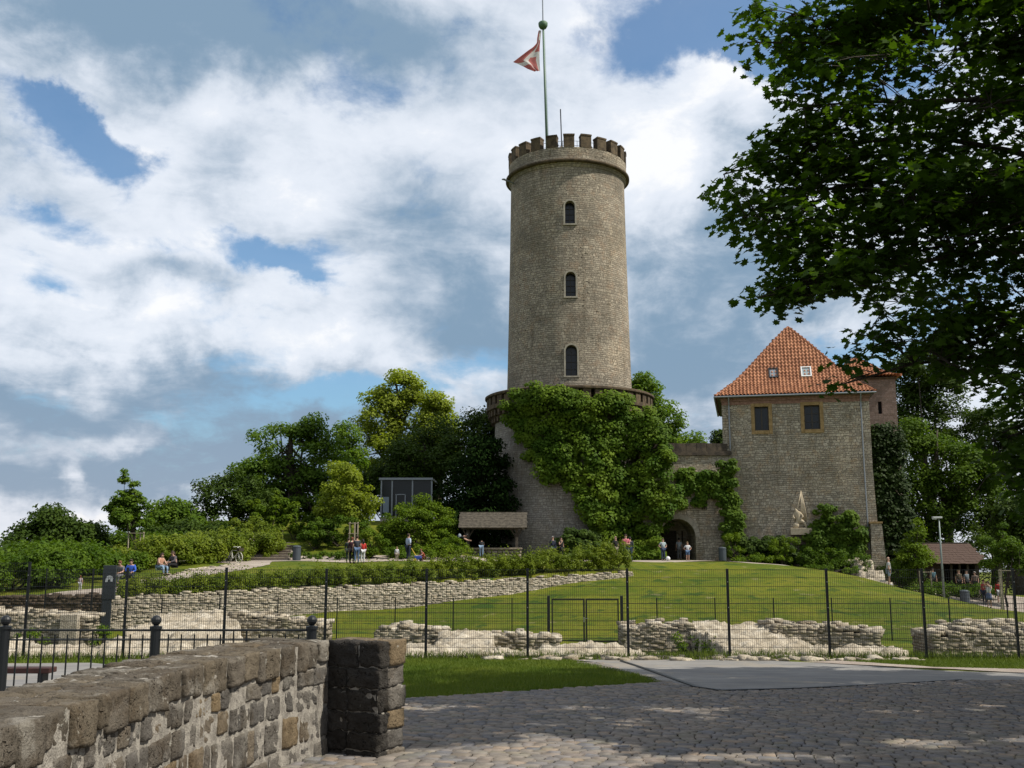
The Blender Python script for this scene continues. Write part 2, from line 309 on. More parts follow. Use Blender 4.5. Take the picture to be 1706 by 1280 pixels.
# ------------------------------------------------------------------ mesh helpers
def tag(o, label=None, cat=None, group=None, kind=None):
    if label: o['label'] = label
    if cat: o['category'] = cat
    if group: o['group'] = group
    if kind: o['kind'] = kind
    return o
def link(name, me, mat=None, parent=None, loc=None):
    o = bpy.data.objects.new(name, me); COL.objects.link(o)
    if mat is not None and me is not None:
        for m in (mat if isinstance(mat, (list, tuple)) else [mat]): me.materials.append(m)
    if parent is not None: o.parent = parent
    if loc is not None: o.location = loc
    return o
def empty(name, loc=(0, 0, 0), rz=0, **kw):
    o = bpy.data.objects.new(name, None); COL.objects.link(o); o.location = loc; o.rotation_euler = (0, 0, rz)
    tag(o, **kw); return o
def np_mesh(name, V, F, rnd=None, smooth=False, uv=None, midx=None):
    """V (n,3), F (m,k) array or list of lists"""
    me = bpy.data.meshes.new(name); V = np.asarray(V, np.float32)
    me.vertices.add(len(V)); me.vertices.foreach_set('co', V.ravel())
    if isinstance(F, np.ndarray):
        k = F.shape[1]; nf = len(F); fl = F.ravel().astype(np.int32); st = np.arange(nf, dtype=np.int32)*k; ct = np.full(nf, k, np.int32)
    else:
        nf = len(F); ct = np.array([len(f) for f in F], np.int32); st = np.concatenate([[0], np.cumsum(ct)[:-1]]).astype(np.int32)
        fl = np.array([i for f in F for i in f], np.int32)
    me.loops.add(len(fl)); me.loops.foreach_set('vertex_index', fl)
    me.polygons.add(nf); me.polygons.foreach_set('loop_start', st); me.polygons.foreach_set('loop_total', ct)
    if smooth: me.polygons.foreach_set('use_smooth', np.ones(nf, bool))
    if midx is not None: me.polygons.foreach_set('material_index', np.asarray(midx, np.int32))
    me.update(calc_edges=True)
    if rnd is not None:
        a = me.attributes.new('rnd', 'FLOAT', 'FACE'); a.data.foreach_set('value', np.asarray(rnd, np.float32))
    if uv is not None:
        l = me.uv_layers.new(name='UVMap'); l.data.foreach_set('uv', np.asarray(uv, np.float32)[fl].ravel())
    me.validate(); return me
class MB:
    """collects boxes, tubes, lathes into one mesh"""
    def __init__(s): s.V = []; s.F = []; s.M = []; s.n = 0
    def add(s, V, F, m=0):
        V = [tuple(v) for v in V]; s.V += V; s.F += [tuple(i+s.n for i in f) for f in F]; s.M += [m]*len(F); s.n += len(V)
    def box(s, c, sz, rz=0, m=0, rot=None, taper=1.0):
        c = Vector(c); h = Vector(sz)/2; Mx = rot if rot is not None else Matrix.Rotation(rz, 3, 'Z'); vs = []
        for z in (-1, 1):
            k = 1 if z < 0 else taper
            for x, y in ((-1, -1), (1, -1), (1, 1), (-1, 1)): vs.append(c+Mx@Vector((x*h.x*k, y*h.y*k, z*h.z)))
        s.add(vs, [(3, 2, 1, 0), (4, 5, 6, 7), (0, 1, 5, 4), (1, 2, 6, 5), (2, 3, 7, 6), (3, 0, 4, 7)], m)
    def bar(s, a, b, w, d=None, m=0):
        a = Vector(a); b = Vector(b); d = d or w; z = b-a; L = z.length
        if L < 1e-6: return
        q = z.to_track_quat('Z', 'Y').to_matrix(); s.box((a+b)/2, (w, d, L), m=m, rot=q)
    def tube(s, pts, rad, sides=6, m=0, cap=True):
        pts = [Vector(p) for p in pts]; n = len(pts); rad = rad if isinstance(rad, (list, tuple)) else [rad]*n; vs = []; fs = []
        for i, p in enumerate(pts):
            t = (pts[min(i+1, n-1)]-pts[max(i-1, 0)]).normalized(); a = t.orthogonal() if abs(t.z) > .95 else t.cross(Vector((0, 0, 1)))
            a.normalize(); b = t.cross(a)
            if i and (prev-a).length > (prev+a).length: a = -a; b = -b
            prev = a
            for k in range(sides):
                q = 2*PI*k/sides; vs.append(p+(a*math.cos(q)+b*math.sin(q))*rad[i])
        for i in range(n-1):
            for k in range(sides): j = (k+1) % sides; fs.append((i*sides+k, i*sides+j, (i+1)*sides+j, (i+1)*sides+k))
        if cap: fs.append(tuple(range(sides-1, -1, -1))); fs.append(tuple((n-1)*sides+k for k in range(sides)))
        s.add(vs, fs, m)
    def lathe(s, prof, c=(0, 0, 0), sides=24, a0=0, a1=2*PI, m=0):
        full = abs(a1-a0-2*PI) < 1e-6; nn = sides if full else sides+1; vs = []; fs = []; c = Vector(c)
        for r, z in prof:
            for k in range(nn): q = a0+(a1-a0)*k/sides; vs.append(c+Vector((r*math.sin(q), -r*math.cos(q), z)))
        for i in range(len(prof)-1):
            for k in range(sides):
                j = (k+1) % nn; fs.append((i*nn+k, i*nn+j, (i+1)*nn+j, (i+1)*nn+k))
        if full:
            if prof[0][0] > 1e-4: fs.append(tuple(range(nn-1, -1, -1)))
            if prof[-1][0] > 1e-4: fs.append(tuple((len(prof)-1)*nn+k for k in range(nn)))
        s.add(vs, fs, m)
    def arc(s, r0, r1, z0, z1, a0, a1, n=4, c=(0, 0, 0), m=0):
        vs = []; c = Vector(c)
        for k in range(n+1):
            q = a0+(a1-a0)*k/n
            for r, z in ((r0, z0), (r1, z0), (r1, z1), (r0, z1)): vs.append(c+Vector((r*math.sin(q), -r*math.cos(q), z)))
        fs = [(0, 1, 2, 3), tuple(n*4+i for i in (3, 2, 1, 0))]
        for k in range(n):
            for i in range(4): j = (i+1) % 4; fs.append((k*4+i, (k+1)*4+i, (k+1)*4+j, k*4+j))
        s.add(vs, fs, m)
    def ball(s, c, r, m=0, seg=10, sc=(1, 1, 1)):
        c = Vector(c); vs = [c+Vector((0, 0, -r*sc[2]))]; n = max(4, seg//2)
        for i in range(1, n):
            a = -PI/2+PI*i/n
            for k in range(seg): q = 2*PI*k/seg; vs.append(c+Vector((r*sc[0]*math.cos(a)*math.cos(q), r*sc[1]*math.cos(a)*math.sin(q), r*sc[2]*math.sin(a))))
        vs.append(c+Vector((0, 0, r*sc[2]))); fs = []
        for k in range(seg): fs.append((0, 1+(k+1) % seg, 1+k)); fs.append((len(vs)-1, 1+(n-2)*seg+k, 1+(n-2)*seg+(k+1) % seg))
        for i in range(n-2):
            for k in range(seg): j = (k+1) % seg; fs.append((1+i*seg+k, 1+i*seg+j, 1+(i+1)*seg+j, 1+(i+1)*seg+k))
        s.add(vs, fs, m)
    def prism(s, poly, a, b, rot=None, c=(0, 0, 0), m=0):
        """poly in (x,z), extruded along y from a to b"""
        c = Vector(c); rot = rot or Matrix.Identity(3); n = len(poly)
        vs = [c+rot@Vector((x, a, z)) for x, z in poly]+[c+rot@Vector((x, b, z)) for x, z in poly]
        fs = [tuple(range(n)), tuple(range(2*n-1, n-1, -1))]+[((i+1) % n, i, n+i, n+(i+1) % n) for i in range(n)]
        s.add(vs, fs, m)
    def mesh(s, name, smooth=False, uv=None):
        me = bpy.data.meshes.new(name); me.from_pydata(s.V, [], s.F); me.polygons.foreach_set('material_index', s.M)
        if smooth: me.polygons.foreach_set('use_smooth', [True]*len(s.F))
        me.update()
        bm = bmesh.new(); bm.from_mesh(me); bmesh.ops.recalc_face_normals(bm, faces=bm.faces); bm.to_mesh(me); bm.free()
        return me
    def build(s, name, mat, parent=None, smooth=False, auto=False, bevel=0, loc=None):
        me = s.mesh(name, smooth); o = link(name, me, mat, parent, loc)
        if bevel:
            b = o.modifiers.new('bevel', 'BEVEL'); b.width = bevel; b.segments = 2; b.limit_method = 'ANGLE'
        if auto: box_uv(me)
        return o
def box_uv(me):
    l = me.uv_layers.get('UVMap') or me.uv_layers.new(name='UVMap')
    for p in me.polygons:
        n = p.normal
        for li in p.loop_indices:
            v = me.vertices[me.loops[li].vertex_index].co
            if abs(n.z) > .8: l.data[li].uv = (v.x, v.y)
            elif abs(n.x) > abs(n.y): l.data[li].uv = (v.y+37, v.z)
            else: l.data[li].uv = (v.x, v.z)
def cyl_uv(me, rref, cx=0, cy=0):
    l = me.uv_layers.get('UVMap') or me.uv_layers.new(name='UVMap')
    for p in me.polygons:
        c = p.center; base = math.atan2(c.x-cx, -(c.y-cy))
        for li in p.loop_indices:
            v = me.vertices[me.loops[li].vertex_index].co
            if abs(p.normal.z) > .85: l.data[li].uv = (v.x, v.y); continue
            q = math.atan2(v.x-cx, -(v.y-cy))
            while q-base > PI: q -= 2*PI
            while q-base < -PI: q += 2*PI
            l.data[li].uv = (q*rref+60, v.z)
def bake(o):
    dg = bpy.context.evaluated_depsgraph_get(); dg.update()
    me = bpy.data.meshes.new_from_object(o.evaluated_get(dg), depsgraph=dg)
    o.modifiers.clear(); o.data = me; return o
def cut(o, cutter_mb, mat=None):
    c = link('cutter_tmp', cutter_mb.mesh('cutter_tmp'), None, o.parent)
    m = o.modifiers.new('cut', 'BOOLEAN'); m.operation = 'DIFFERENCE'; m.solver = 'EXACT'; m.object = c
    bake(o); cm = c.data; bpy.data.objects.remove(c); bpy.data.meshes.remove(cm)

# rounded rough stones, vectorised
def _unit_stone(n):
    vid = {}; V = []; F = []
    def g(p):
        k = tuple(np.round(p, 5))
        if k not in vid: vid[k] = len(V); V.append(p)
        return vid[k]
    for ax in range(3):
        for sg in (-1, 1):
            for i in range(n):
                for j in range(n):
                    q = []
                    for a, b in ((i, j), (i+1, j), (i+1, j+1), (i, j+1)):
                        p = np.zeros(3); p[ax] = sg; p[(ax+1) % 3] = -1+2*a/n; p[(ax+2) % 3] = -1+2*b/n; q.append(g(p))
                    F.append(q if sg > 0 else q[::-1])
    return np.array(V), np.array(F)
def stones(C, SZ, RZ, n=2, roundness=.22, jit=.08, tilt=.03, seed=1, rv=None, sett=False):
    """C centres, SZ full sizes, RZ yaw -> V,F,rnd"""
    r = np.random.default_rng(seed); U, F = _unit_stone(n)
    if sett: U = np.where(np.abs(np.abs(U)-1/3) < .01, np.sign(U)*.80, U); e = (np.abs(U[:, 0]) > .99) | (np.abs(U[:, 1]) > .99); U[e & (U[:, 2] > .99), 2] = .62
    p = 1.2/max(roundness, .02)+2
    if n > 1 and not sett: U = U/(np.abs(U)**p).sum(1)[:, None]**(1/p)
    C = np.asarray(C, float); SZ = np.asarray(SZ, float); N = len(C)
    V = U[None]*np.ones((N, 1, 1)); V = V+r.normal(0, jit, V.shape)
    V = V*(SZ[:, None, :]/2)
    c, s_ = np.cos(RZ), np.sin(RZ); tx = r.normal(0, tilt, N)[:, None]; ty = r.normal(0, tilt, N)[:, None]
    x, y, z = V[..., 0], V[..., 1], V[..., 2]; z = z+tx*x+ty*y
    c = np.asarray(c)[:, None]; s_ = np.asarray(s_)[:, None]
    V = np.stack([x*c-y*s_, x*s_+y*c, z], -1)+C[:, None, :]
    FF = (F[None]+(np.arange(N)*len(U))[:, None, None]).reshape(-1, 4)
    rr = np.repeat(r.random(N) if rv is None else rv, len(F))
    return V.reshape(-1, 3), FF, rr

# ------------------------------------------------------------------ terrain
Y_LOW = ([-50, 9, 26, 30, 35, 44, 50, 56, 62, 66, 70, 85, 110, 140, 300, 4000], [0, 0, -.85, -1.25, -1.7, -1.95, -1.12, -.22, .62, 1.02, 1.2, 1.25, 1.0, -6, -40, -60])
Y_UP = ([44, 46, 50, 54, 58, 62, 66, 70, 85, 110, 140, 300, 4000], [-.4, -.3, -.02, .2, .56, .85, 1.1, 1.22, 1.25, 1.0, -6, -40, -60])
XG = ([14, 18, 22, 25, 28, 32, 38, 60, 90, 300], [0, -.2, -.8, -1.6, -2.3, -3.1, -3.6, -5, -20, -40])
_s = lambda a, b, v: (lambda t: t*t*(3-2*t))(min(1, max(0, (v-a)/(b-a))))
def sm_interp(v, tab, h=1.2):
    return (np.interp(v-h, *tab)+2*np.interp(v, *tab)+np.interp(v+h, *tab))/4
WR, WL = (7.2, 61.0), (-17.7, 46.3)
def yw(x):
    if x > WL[0]: return WL[1]+(x-WL[0])/(WR[0]-WL[0])*(WR[1]-WL[1]) - .9*math.sin(PI*(x-WL[0])/(WR[0]-WL[0]))*0
    return WL[1]+.02*(WL[0]-x)
def H(x, y, up=None):
    if up is None: up = (x < WR[0] and y > yw(x)+.25)
    if up: z = sm_interp(y, Y_UP, .8)
    else:
        z = sm_interp(y, Y_LOW)
        if 40 < y < 64: z += -.40*math.exp(-((x+4)/7)**2)*_s(44, 50, y)*(1-_s(58, 63, y))
        if x < -9 and y < 52: z += .35*_s(-9, -18, -abs(x))*0
    if x > 12: z += sm_interp(x, XG)*_s(46, 64, y)*(1-.25*_s(72, 80, y))
    m = _s(71, 90, y)*_s(-42, -26, x)*(1-_s(-4.5, -.5, x)); z += 3.3*m
    if x < -30: z -= 30*_s(-30, -140, x)*0 + 25*_s(34, 120, -x)
    if y > 52: z += 1.3*_s(-17, -24, x)*0
    if y < 70: z += .012*math.sin(x*.9+y*.3)*_s(9, 14, y)*(0 if y < 26 else 4)
    return z
def G(px, v):
    """point of the ground seen at a pixel of the photograph"""
    w = pdir(px, v); t0 = 3.0
    for i in range(3000):
        t1 = t0+.1; p = w*t1
        if EYE+p.z < H(p.x, p.y):
            a, b = t0, t1
            for _ in range(12):
                m = (a+b)/2; q = w*m
                if EYE+q.z < H(q.x, q.y): b = m
                else: a = m
            q = w*b; return Vector((q.x, q.y, H(q.x, q.y)))
        t0 = t1
    return P(px, v, 80)
def on(px, d, v=None):
    """ground point at depth d under pixel column px"""
    z = 0
    for _ in range(3): x = X(px, d, z); z = H(x, d)
    return Vector((x, d, z))
def axis_pts(lo, hi, fine, outer):
    a = list(np.arange(lo, hi+.01, fine)); s = fine; v = hi
    while v < outer: s *= 1.45; v += s; a.append(v)
    s = fine; v = lo; b = []
    while v > -outer: s *= 1.45; v -= s; b.append(v)
    return b[::-1]+a
def build_ground():
    xs = axis_pts(-46, 48, 1.0, 4500); ys = axis_pts(-6, 104, 1.0, 4500)
    pts = []; 
    wl = [(-46.2, yw(-46.2))]+[(x, yw(x)) for x in np.arange(-45, 7.0, 1.0)]+[WR]
    E = []
    for o in (.08, .42):
        k0 = len(pts)
        for x, y in wl: pts.append((x+.013, y+o))
        E += [(k0+i, k0+i+1) for i in range(len(wl)-1)]
    for x in xs:
        for y in ys:
            if -46.5 < x < 7.5 and abs(y-yw(x)-.25) < .6: continue
            pts.append((x, y))
    r = delaunay_2d_cdt([Vector(p) for p in pts], E, [], 0, 1e-5)
    V = [(p.x, p.y, H(p.x, p.y, None if not (-46.3 < p.x < WR[0]+.01) else (p.y > yw(p.x)+.25))) for p in r[0]]
    me = bpy.data.meshes.new('ground'); me.from_pydata(V, [], [tuple(f) for f in r[2]])
    me.polygons.foreach_set('use_smooth', [True]*len(me.polygons)); me.update()
    bm = bmesh.new(); bm.from_mesh(me); bmesh.ops.recalc_face_normals(bm, faces=bm.faces)
    if sum(f.normal.z for f in bm.faces) < 0: bmesh.ops.reverse_faces(bm, faces=bm.faces)
    bm.to_mesh(me); bm.free()
    tag(link('ground', me, M_grass), kind='structure')
build_ground()
def inside(poly, x, y):
    c = False; n = len(poly)
    for i in range(n):
        x1, y1 = poly[i][0], poly[i][1]; x2, y2 = poly[i-1][0], poly[i-1][1]
        if (y1 > y) != (y2 > y) and x < (x2-x1)*(y-y1)/(y2-y1)+x1: c = not c
    return c
def sheet(name, poly, mat, off=.012, res=.8, wob=0.0):
    poly = [(p[0], p[1]) for p in poly]; B = []
    for i in range(len(poly)):
        a, b = Vector(poly[i]), Vector(poly[(i+1) % len(poly)]); n = max(1, int((b-a).length/(res*.5)))
        for k in range(n):
            q = a.lerp(b, k/n); B.append((q.x+wob*noise.noise((q.x*1.3, q.y*1.3, 1)), q.y+wob*noise.noise((q.x*1.3, q.y*1.3, 5))))
    pts = list(B); E = [(i, (i+1) % len(B)) for i in range(len(B))]
    x0, x1 = min(p[0] for p in B), max(p[0] for p in B); y0, y1 = min(p[1] for p in B), max(p[1] for p in B)
    for x in np.arange(math.floor(x0), x1, res):
        for y in np.arange(math.floor(y0), y1, res):
            if inside(B, x, y): pts.append((x, y))
    r = delaunay_2d_cdt([Vector(p) for p in pts], E, [list(range(len(B)))], 1, 1e-4)
    V = [(p.x, p.y, H(p.x, p.y)+off) for p in r[0]]
    me = bpy.data.meshes.new(name); me.from_pydata(V, [], [tuple(f) for f in r[2]]); me.update()
    bm = bmesh.new(); bm.from_mesh(me); bmesh.ops.recalc_face_normals(bm, faces=bm.faces)
    if sum(f.normal.z for f in bm.faces) < 0: bmesh.ops.reverse_faces(bm, faces=bm.faces)
    bm.to_mesh(me); bm.free()
    return tag(link(name, me, mat), kind='structure')

# ---- the near ground: setts, worn asphalt, gravel
NEAR_LAWN = [G(640, 1172), G(672, 1168), G(900, 1152), G(1040, 1143), G(1100, 1139), G(1060, 1125), G(960, 1104), G(930, 1099), (-3.0, 25.6), (-3.6, 20)]
PATH_TOP = [G(925, 1100), G(1046, 1101), G(1200, 1100), G(1330, 1105), G(1450, 1112), G(1560, 1119), G(1760, 1126)]
PATH_BOT = [G(1760, 1134), G(1600, 1137), G(1450, 1145), G(1320, 1151), G(1200, 1155), G(1120, 1141), G(1040, 1120), G(1000, 1106)]
SETT = [(-6, 2.2), (14, 2.2), (14, 19)]+[p for p in PATH_BOT[1:]]+[G(960, 1106), G(1060, 1126), G(1100, 1139), G(1040, 1143), G(900, 1152), G(672, 1168), (-2.6, 12.2), (-3.2, 8), (-6, 5)]
sheet('sett_bedding', SETT, M_joint, .006, .8)
pathpoly = [p for p in PATH_TOP]+[p for p in PATH_BOT]
sheet('paved_path', pathpoly, M_slab, .016, .8, .12)
sheet('right_path', [G(1330, 1105), G(1760, 1126), G(1760, 1118), G(1560, 1114), G(1450, 1106), G(1400, 1103)], M_gravel, .02, .8, .15)
LEFT_ASPH = [(-2.9, 10.2), (-14, 10.2), (-14, G(0, 1107).y), G(0, 1107), G(60, 1107), G(150, 1106), (-3.6, 17.5)]
sheet('asphalt_yard', LEFT_ASPH, M_slab, .012, .8)
def setts():
    th = R(-14); ct, st = math.cos(th), math.sin(th); C = []; Z = []; RZ = []
    pl = [(p[0], p[1]) for p in SETT]; rowh = .118; u0, u1, v0, v1 = -14, 20, 0, 26
    v = v0; k = 0
    while v < v1:
        h = rowh*random.uniform(.88, 1.15); uu = u0+random.random()*.2
        while uu < u1:
            w = random.uniform(.10, .20); a = uu+w/2; b = v+h/2+.02*math.sin(a*1.1)+.05*math.sin(a*.35+1)
            x = a*ct-b*st; y = a*st+b*ct
            if 3.4 < y and abs(x) < y*.62+1 and inside(pl, x, y):
                nz = noise.noise((x*.6, y*.6, 3))*.012
                C.append((x, y, H(x, y)-.022+nz+random.uniform(-.0035, .0035))); Z.append((w-.004, h-.004, .09)); RZ.append(th+random.gauss(0, .035))
            uu += w
        v += h; k += 1
    C = np.array(C); V, F, r = stones(C, np.array(Z), np.array(RZ), 3, .10, .022, .03, 5, sett=True)
    # redder lit patch stones keep their own colour
    me = np_mesh('cobblestone_road', V, F, r, smooth=False); tag(link('cobblestone_road', me, M_sett), kind='structure')
setts()
# dark gutter line along the asphalt's near edge
g = MB(); gp = [G(1035, 1104), G(1060, 1112), G(1110, 1130), G(1160, 1148), G(1200, 1154), G(1320, 1151), G(1450, 1145), G(1600, 1136)]
for a, b in zip(gp, gp[1:]): g.bar(a+Vector((0, 0, .02)), b+Vector((0, 0, .02)), .07, .03)
tag(g.build('steel_edging', M_iron), kind='structure')

# ---- upper path on the plateau and down to the left
UPPER = [(-15.6, 68.4), (24, 70.0), (24, 75), (11, 76), (-15, 74.5), (-19.8, 72.8), (-23.8, 70.0)]
lp_out = [on(395, 66), on(350, 62), on(300, 58.5), on(240, 55), on(190, 52), on(120, 49.5), on(60, 47.3)]
lp_in = [on(150, 47.3), on(200, 50.2), on(262, 53.0), on(330, 56.5), on(400, 61), on(450, 65)]
sheet('gravel_walk', UPPER+lp_out+lp_in, M_gravel, .02, 1.0, .2)
# right lower path by the hut
sheet('lower_walk', [on(1490, 70), on(1580, 68), on(1640, 67.5), on(1760, 66), on(1780, 76), on(1640, 82), on(1540, 80)], M_gravel, .02, 1.0, .2)
sheet('ruin_floor_left', [on(1465, 31), on(1560, 31), on(1560, 36), on(1465, 36)], M_gravel, .02, 1.0, .2)

# ---- grass blades close to the camera
def blades(name, polys, n, hgt=(.03, .075), wid=.006, filt=None):
    P0 = []
    for poly, k in zip(polys, n):
        pl = [(p[0], p[1]) for p in poly]; x0, x1 = min(p[0] for p in pl), max(p[0] for p in pl); y0, y1 = min(p[1] for p in pl), max(p[1] for p in pl); c = 0; tries = 0
        while c < k and tries < k*6:
            tries += 1; x, y = random.uniform(x0, x1), random.uniform(y0, y1)
            if inside(pl, x, y): P0.append((x, y, H(x, y))); c += 1
    P0 = np.array(P0); N = len(P0); a = rng.random(N)*2*PI; h = rng.uniform(*hgt, N); w = wid*(P0[:, 1]/15)
    dx, dy = np.cos(a)*w, np.sin(a)*w; lx, ly = rng.normal(0, .4, N)*h, rng.normal(0, .4, N)*h
    z = P0[:, 2]
    V = np.stack([np.stack([P0[:, 0]-dx, P0[:, 1]-dy, z-.01], -1), np.stack([P0[:, 0]+dx, P0[:, 1]+dy, z-.01], -1), np.stack([P0[:, 0]+lx, P0[:, 1]+ly, z+h], -1)], 1).reshape(-1, 3)
    F = np.arange(3*N).reshape(-1, 3)
    cl = np.array([noise.noise((p[0]*.8, p[1]*.8, 2))*.5+.5 for p in P0])
    me = np_mesh(name, V, F, np.clip(cl*.7+rng.random(N)*.4, 0, 1)); tag(link(name, me, M_blade), kind='stuff')
RIGHT_LAWN = [G(1405, 1104), G(1460, 1107), G(1560, 1114), G(1760, 1119), (15, 25.8), (9, 25.8)]
LEFT_LAWN = [(-14, G(0, 1105).y), G(60, 1106), G(150, 1105), (-3.9, 18), (-3.2, 25), (-14, 25)]
blades('lawn_blades', [NEAR_LAWN, RIGHT_LAWN, LEFT_LAWN], [60000, 24000, 16000])
blades('fence_line_weeds', [[(-14, 25.2), (15, 25.2), (15, 26.0), (-14, 26.0)], [(-13, 32.0), (13, 31.0), (13, 31.9), (-13, 32.9)], [(-3, 26.2), (12, 26.2), (12, 30), (-3, 30)]], [9000, 5000, 5000], (.05, .26), .007)
blades('joint_grass', [[G(900, 1215), G(1250, 1265), G(1700, 1280), G(1700, 1200), G(1200, 1205)], [(-1.75, 8.1), (-1.5, 8.1), (-1.45, 9.1), (-1.6, 9.1)]], [2200, 500], (.01, .04), .004)

# ------------------------------------------------------------------ foliage
LEAF4 = np.array([(0, -.5, 0), (.32, 0, .06), (0, .5, 0), (-.32, 0, .06)])
LEAF6 = np.array([(0, -.5, 0), (.34, -.2, .05), (.28, .22, .08), (0, .5, 0), (-.3, .25, .08), (-.34, -.18, .05)])
_ml = [(0, -.5), (.10, -.32), (.36, -.36), (.30, -.16), (.50, .02), (.30, .08), (.34, .26), (.14, .20), (0, .5), (-.14, .20), (-.34, .26), (-.30, .08), (-.50, .02), (-.30, -.16), (-.36, -.36), (-.10, -.32)]
MAPLE = np.array([(x, y, abs(x)*.25) for x, y in _ml])
def leaves_mesh(name, C, Nn, size, tmpl=LEAF4, rnd=None):
    """C (n,3) centres, Nn (n,3) leaf normals, size (n,)"""
    N = len(C); Nn = Nn/np.maximum(np.linalg.norm(Nn, axis=1)[:, None], 1e-6)
    t = rng.normal(size=(N, 3)); a = np.cross(Nn, t); a /= np.maximum(np.linalg.norm(a, axis=1)[:, None], 1e-6); b = np.cross(Nn, a)
    k = len(tmpl); s = np.asarray(size).reshape(-1, 1, 1)
    V = C[:, None, :]+s*(tmpl[None, :, 0, None]*a[:, None]+tmpl[None, :, 1, None]*b[:, None]+tmpl[None, :, 2, None]*Nn[:, None])
    F = np.arange(N*k, dtype=np.int32).reshape(N, k)
    return np_mesh(name, V.reshape(-1, 3), F, rng.random(N) if rnd is None else rnd)
def clump_leaves(CL, R_, n, up=.55, flat_=.55, out=None):
    """n leaves in clumps centred CL with radii R_"""
    CL = np.asarray(CL, float); R_ = np.asarray(R_, float)
    w = R_**2; idx = rng.choice(len(CL), n, p=w/w.sum())
    d = rng.normal(size=(n, 3)); d /= np.linalg.norm(d, axis=1)[:, None]; r = rng.random(n)**.45
    off = d*(r*R_[idx])[:, None]; off[:, 2] *= flat_
    C = CL[idx]+off; Nn = d*.8+rng.normal(size=(n, 3))*.5; Nn[:, 2] = np.abs(Nn[:, 2])*.7+up
    cr = rng.random(len(CL)); return C, Nn, np.clip(.6*cr[idx]+.4*rng.random(n), 0, 1)
def blob_clumps(blobs, nc, cr):
    """clump centres biased to the shell of ellipsoids (x,y,z,rx,ry,rz)"""
    C = []; vol = np.array([b[3]*b[4]*b[5] for b in blobs])**.667; pr = vol/vol.sum(); T = 0
    while len(C) < nc and T < nc*30:
        T += 1; b = blobs[rng.choice(len(blobs), p=pr)]
        d = rng.normal(size=3); d /= np.linalg.norm(d); r = rng.random()**.30*(1+.13*rng.normal())
        p = np.array(b[:3])+d*r*np.array(b[3:6])*.88
        if any(sum(((p[i]-q[i])/q[3+i])**2 for i in range(3)) < .30 for q in blobs) and rng.random() < .85: continue
        C.append(p)
    C = np.array(C); return C, cr*rng.uniform(.65, 1.35, len(C))
def limb_tubes(mb, base, top, targets, r0, sides=6, wob=.25):
    base = Vector(base); top = Vector(top); L = (top-base).length
    pts = [base+(top-base)*t+Vector((random.gauss(0, .02*L), random.gauss(0, .02*L), 0))*(t > 0) for t in (0, .2, .4, .6, .8, 1)]
    mb.tube(pts, [r0*1.25, r0, r0*.8, r0*.6, r0*.4, r0*.15], 8)
    for q in targets:
        q = Vector(q); t = random.uniform(.25, .85); i = int(t*5); a = pts[i].lerp(pts[i+1], t*5-i); rr = r0*(1-t)*.55+.02
        m = a.lerp(q, .5)+Vector((random.gauss(0, wob), random.gauss(0, wob), -.06*(q-a).length))
        mb.tube([a, a.lerp(m, .5), m, m.lerp(q, .55), q], [rr, rr*.8, rr*.55, rr*.35, rr*.12], 5)
def tree(name, label, base, blobs, nleaf, leaf, mat, r0=.25, nc=60, cr=1.0, group=None, trunk_top=None, tm=LEAF4, cat='tree', limbs=22, up=.5, flat_=.6):
    """blobs relative to base (metres)"""
    o = empty(name, base, label=label, cat=cat, group=group)
    C, rr = blob_clumps(blobs, nc, cr); P_, N_, rv = clump_leaves(C, rr, nleaf, up, flat_)
    link('crown', leaves_mesh('crown', P_, N_, leaf*rng.uniform(.7, 1.3, len(P_)), tm, rv), mat, o)
    mb = MB(); zt = trunk_top or max(b[2]+b[5]*.4 for b in blobs)
    cx = sum(b[0] for b in blobs)/len(blobs); cy = sum(b[1] for b in blobs)/len(blobs)
    limb_tubes(mb, (0, 0, -.3), (cx*.6, cy*.6, zt), C[rng.choice(len(C), min(limbs, len(C)), replace=False)], r0)
    mb.build('trunk', M_bark, o, smooth=True); return o
def bush(name, label, base, blobs, nleaf, leaf, mat, group=None, nc=30, cr=.4, cat='bush', up=.5, tm=LEAF4, spiky=0):
    o = empty(name, base, label=label, cat=cat, group=group)
    C, rr = blob_clumps(blobs, nc, cr); P_, N_, rv = clump_leaves(C, rr, nleaf, up, .8)
    P_[:, 2] = np.maximum(P_[:, 2], .02)
    link('foliage', leaves_mesh('foliage', P_, N_, leaf*rng.uniform(.7, 1.3, len(P_)), tm, rv), mat, o)
    mb = MB()
    for i in range(7):
        q = Vector(C[rng.integers(len(C))]); mb.tube([(random.gauss(0, .1), random.gauss(0, .1), -.1), q*.5+Vector((0, 0, .1)), q], [.04, .03, .01], 5)
    mb.build('stem', M_bark, o); return o

# ------------------------------------------------------------------ the keep: round tower on its bastion
TX, TY = 4.8, 86.0
tw = empty('round_tower', (TX, TY, 0), label='tall round grey stone castle keep with battlements on a wider ivy-covered bastion', cat='castle tower')
ZR, ZT = 14.9, 34.75        # ring top, top of the parapet wall
m = MB(); m.lathe([(5.22, 12.0), (5.22, 14.5), (5.1, 20), (4.95, 28), (4.88, 33.5)], sides=96)
shaft = m.build('shaft', M_tower, tw)
def arch_cut(mb, phi, zc, w, h, r0, r1):
    """round-headed opening through a cylinder wall, direction phi"""
    rot = Matrix.Rotation(phi, 3, 'Z'); poly = [(-w/2, zc-h/2), (w/2, zc-h/2)]+[(w/2*math.cos(a), zc+h/2-w/2+w/2*math.sin(a)) for a in np.linspace(0, PI, 9)]
    mb.prism(poly, -r1, -r0, rot)
WIN = [(0.5, 29.2), (.5, 23.15), (.5, 16.9)]
wphi = R(-1.0)
WH = [(1.95, .8), (2.05, .82), (2.5, .92)]
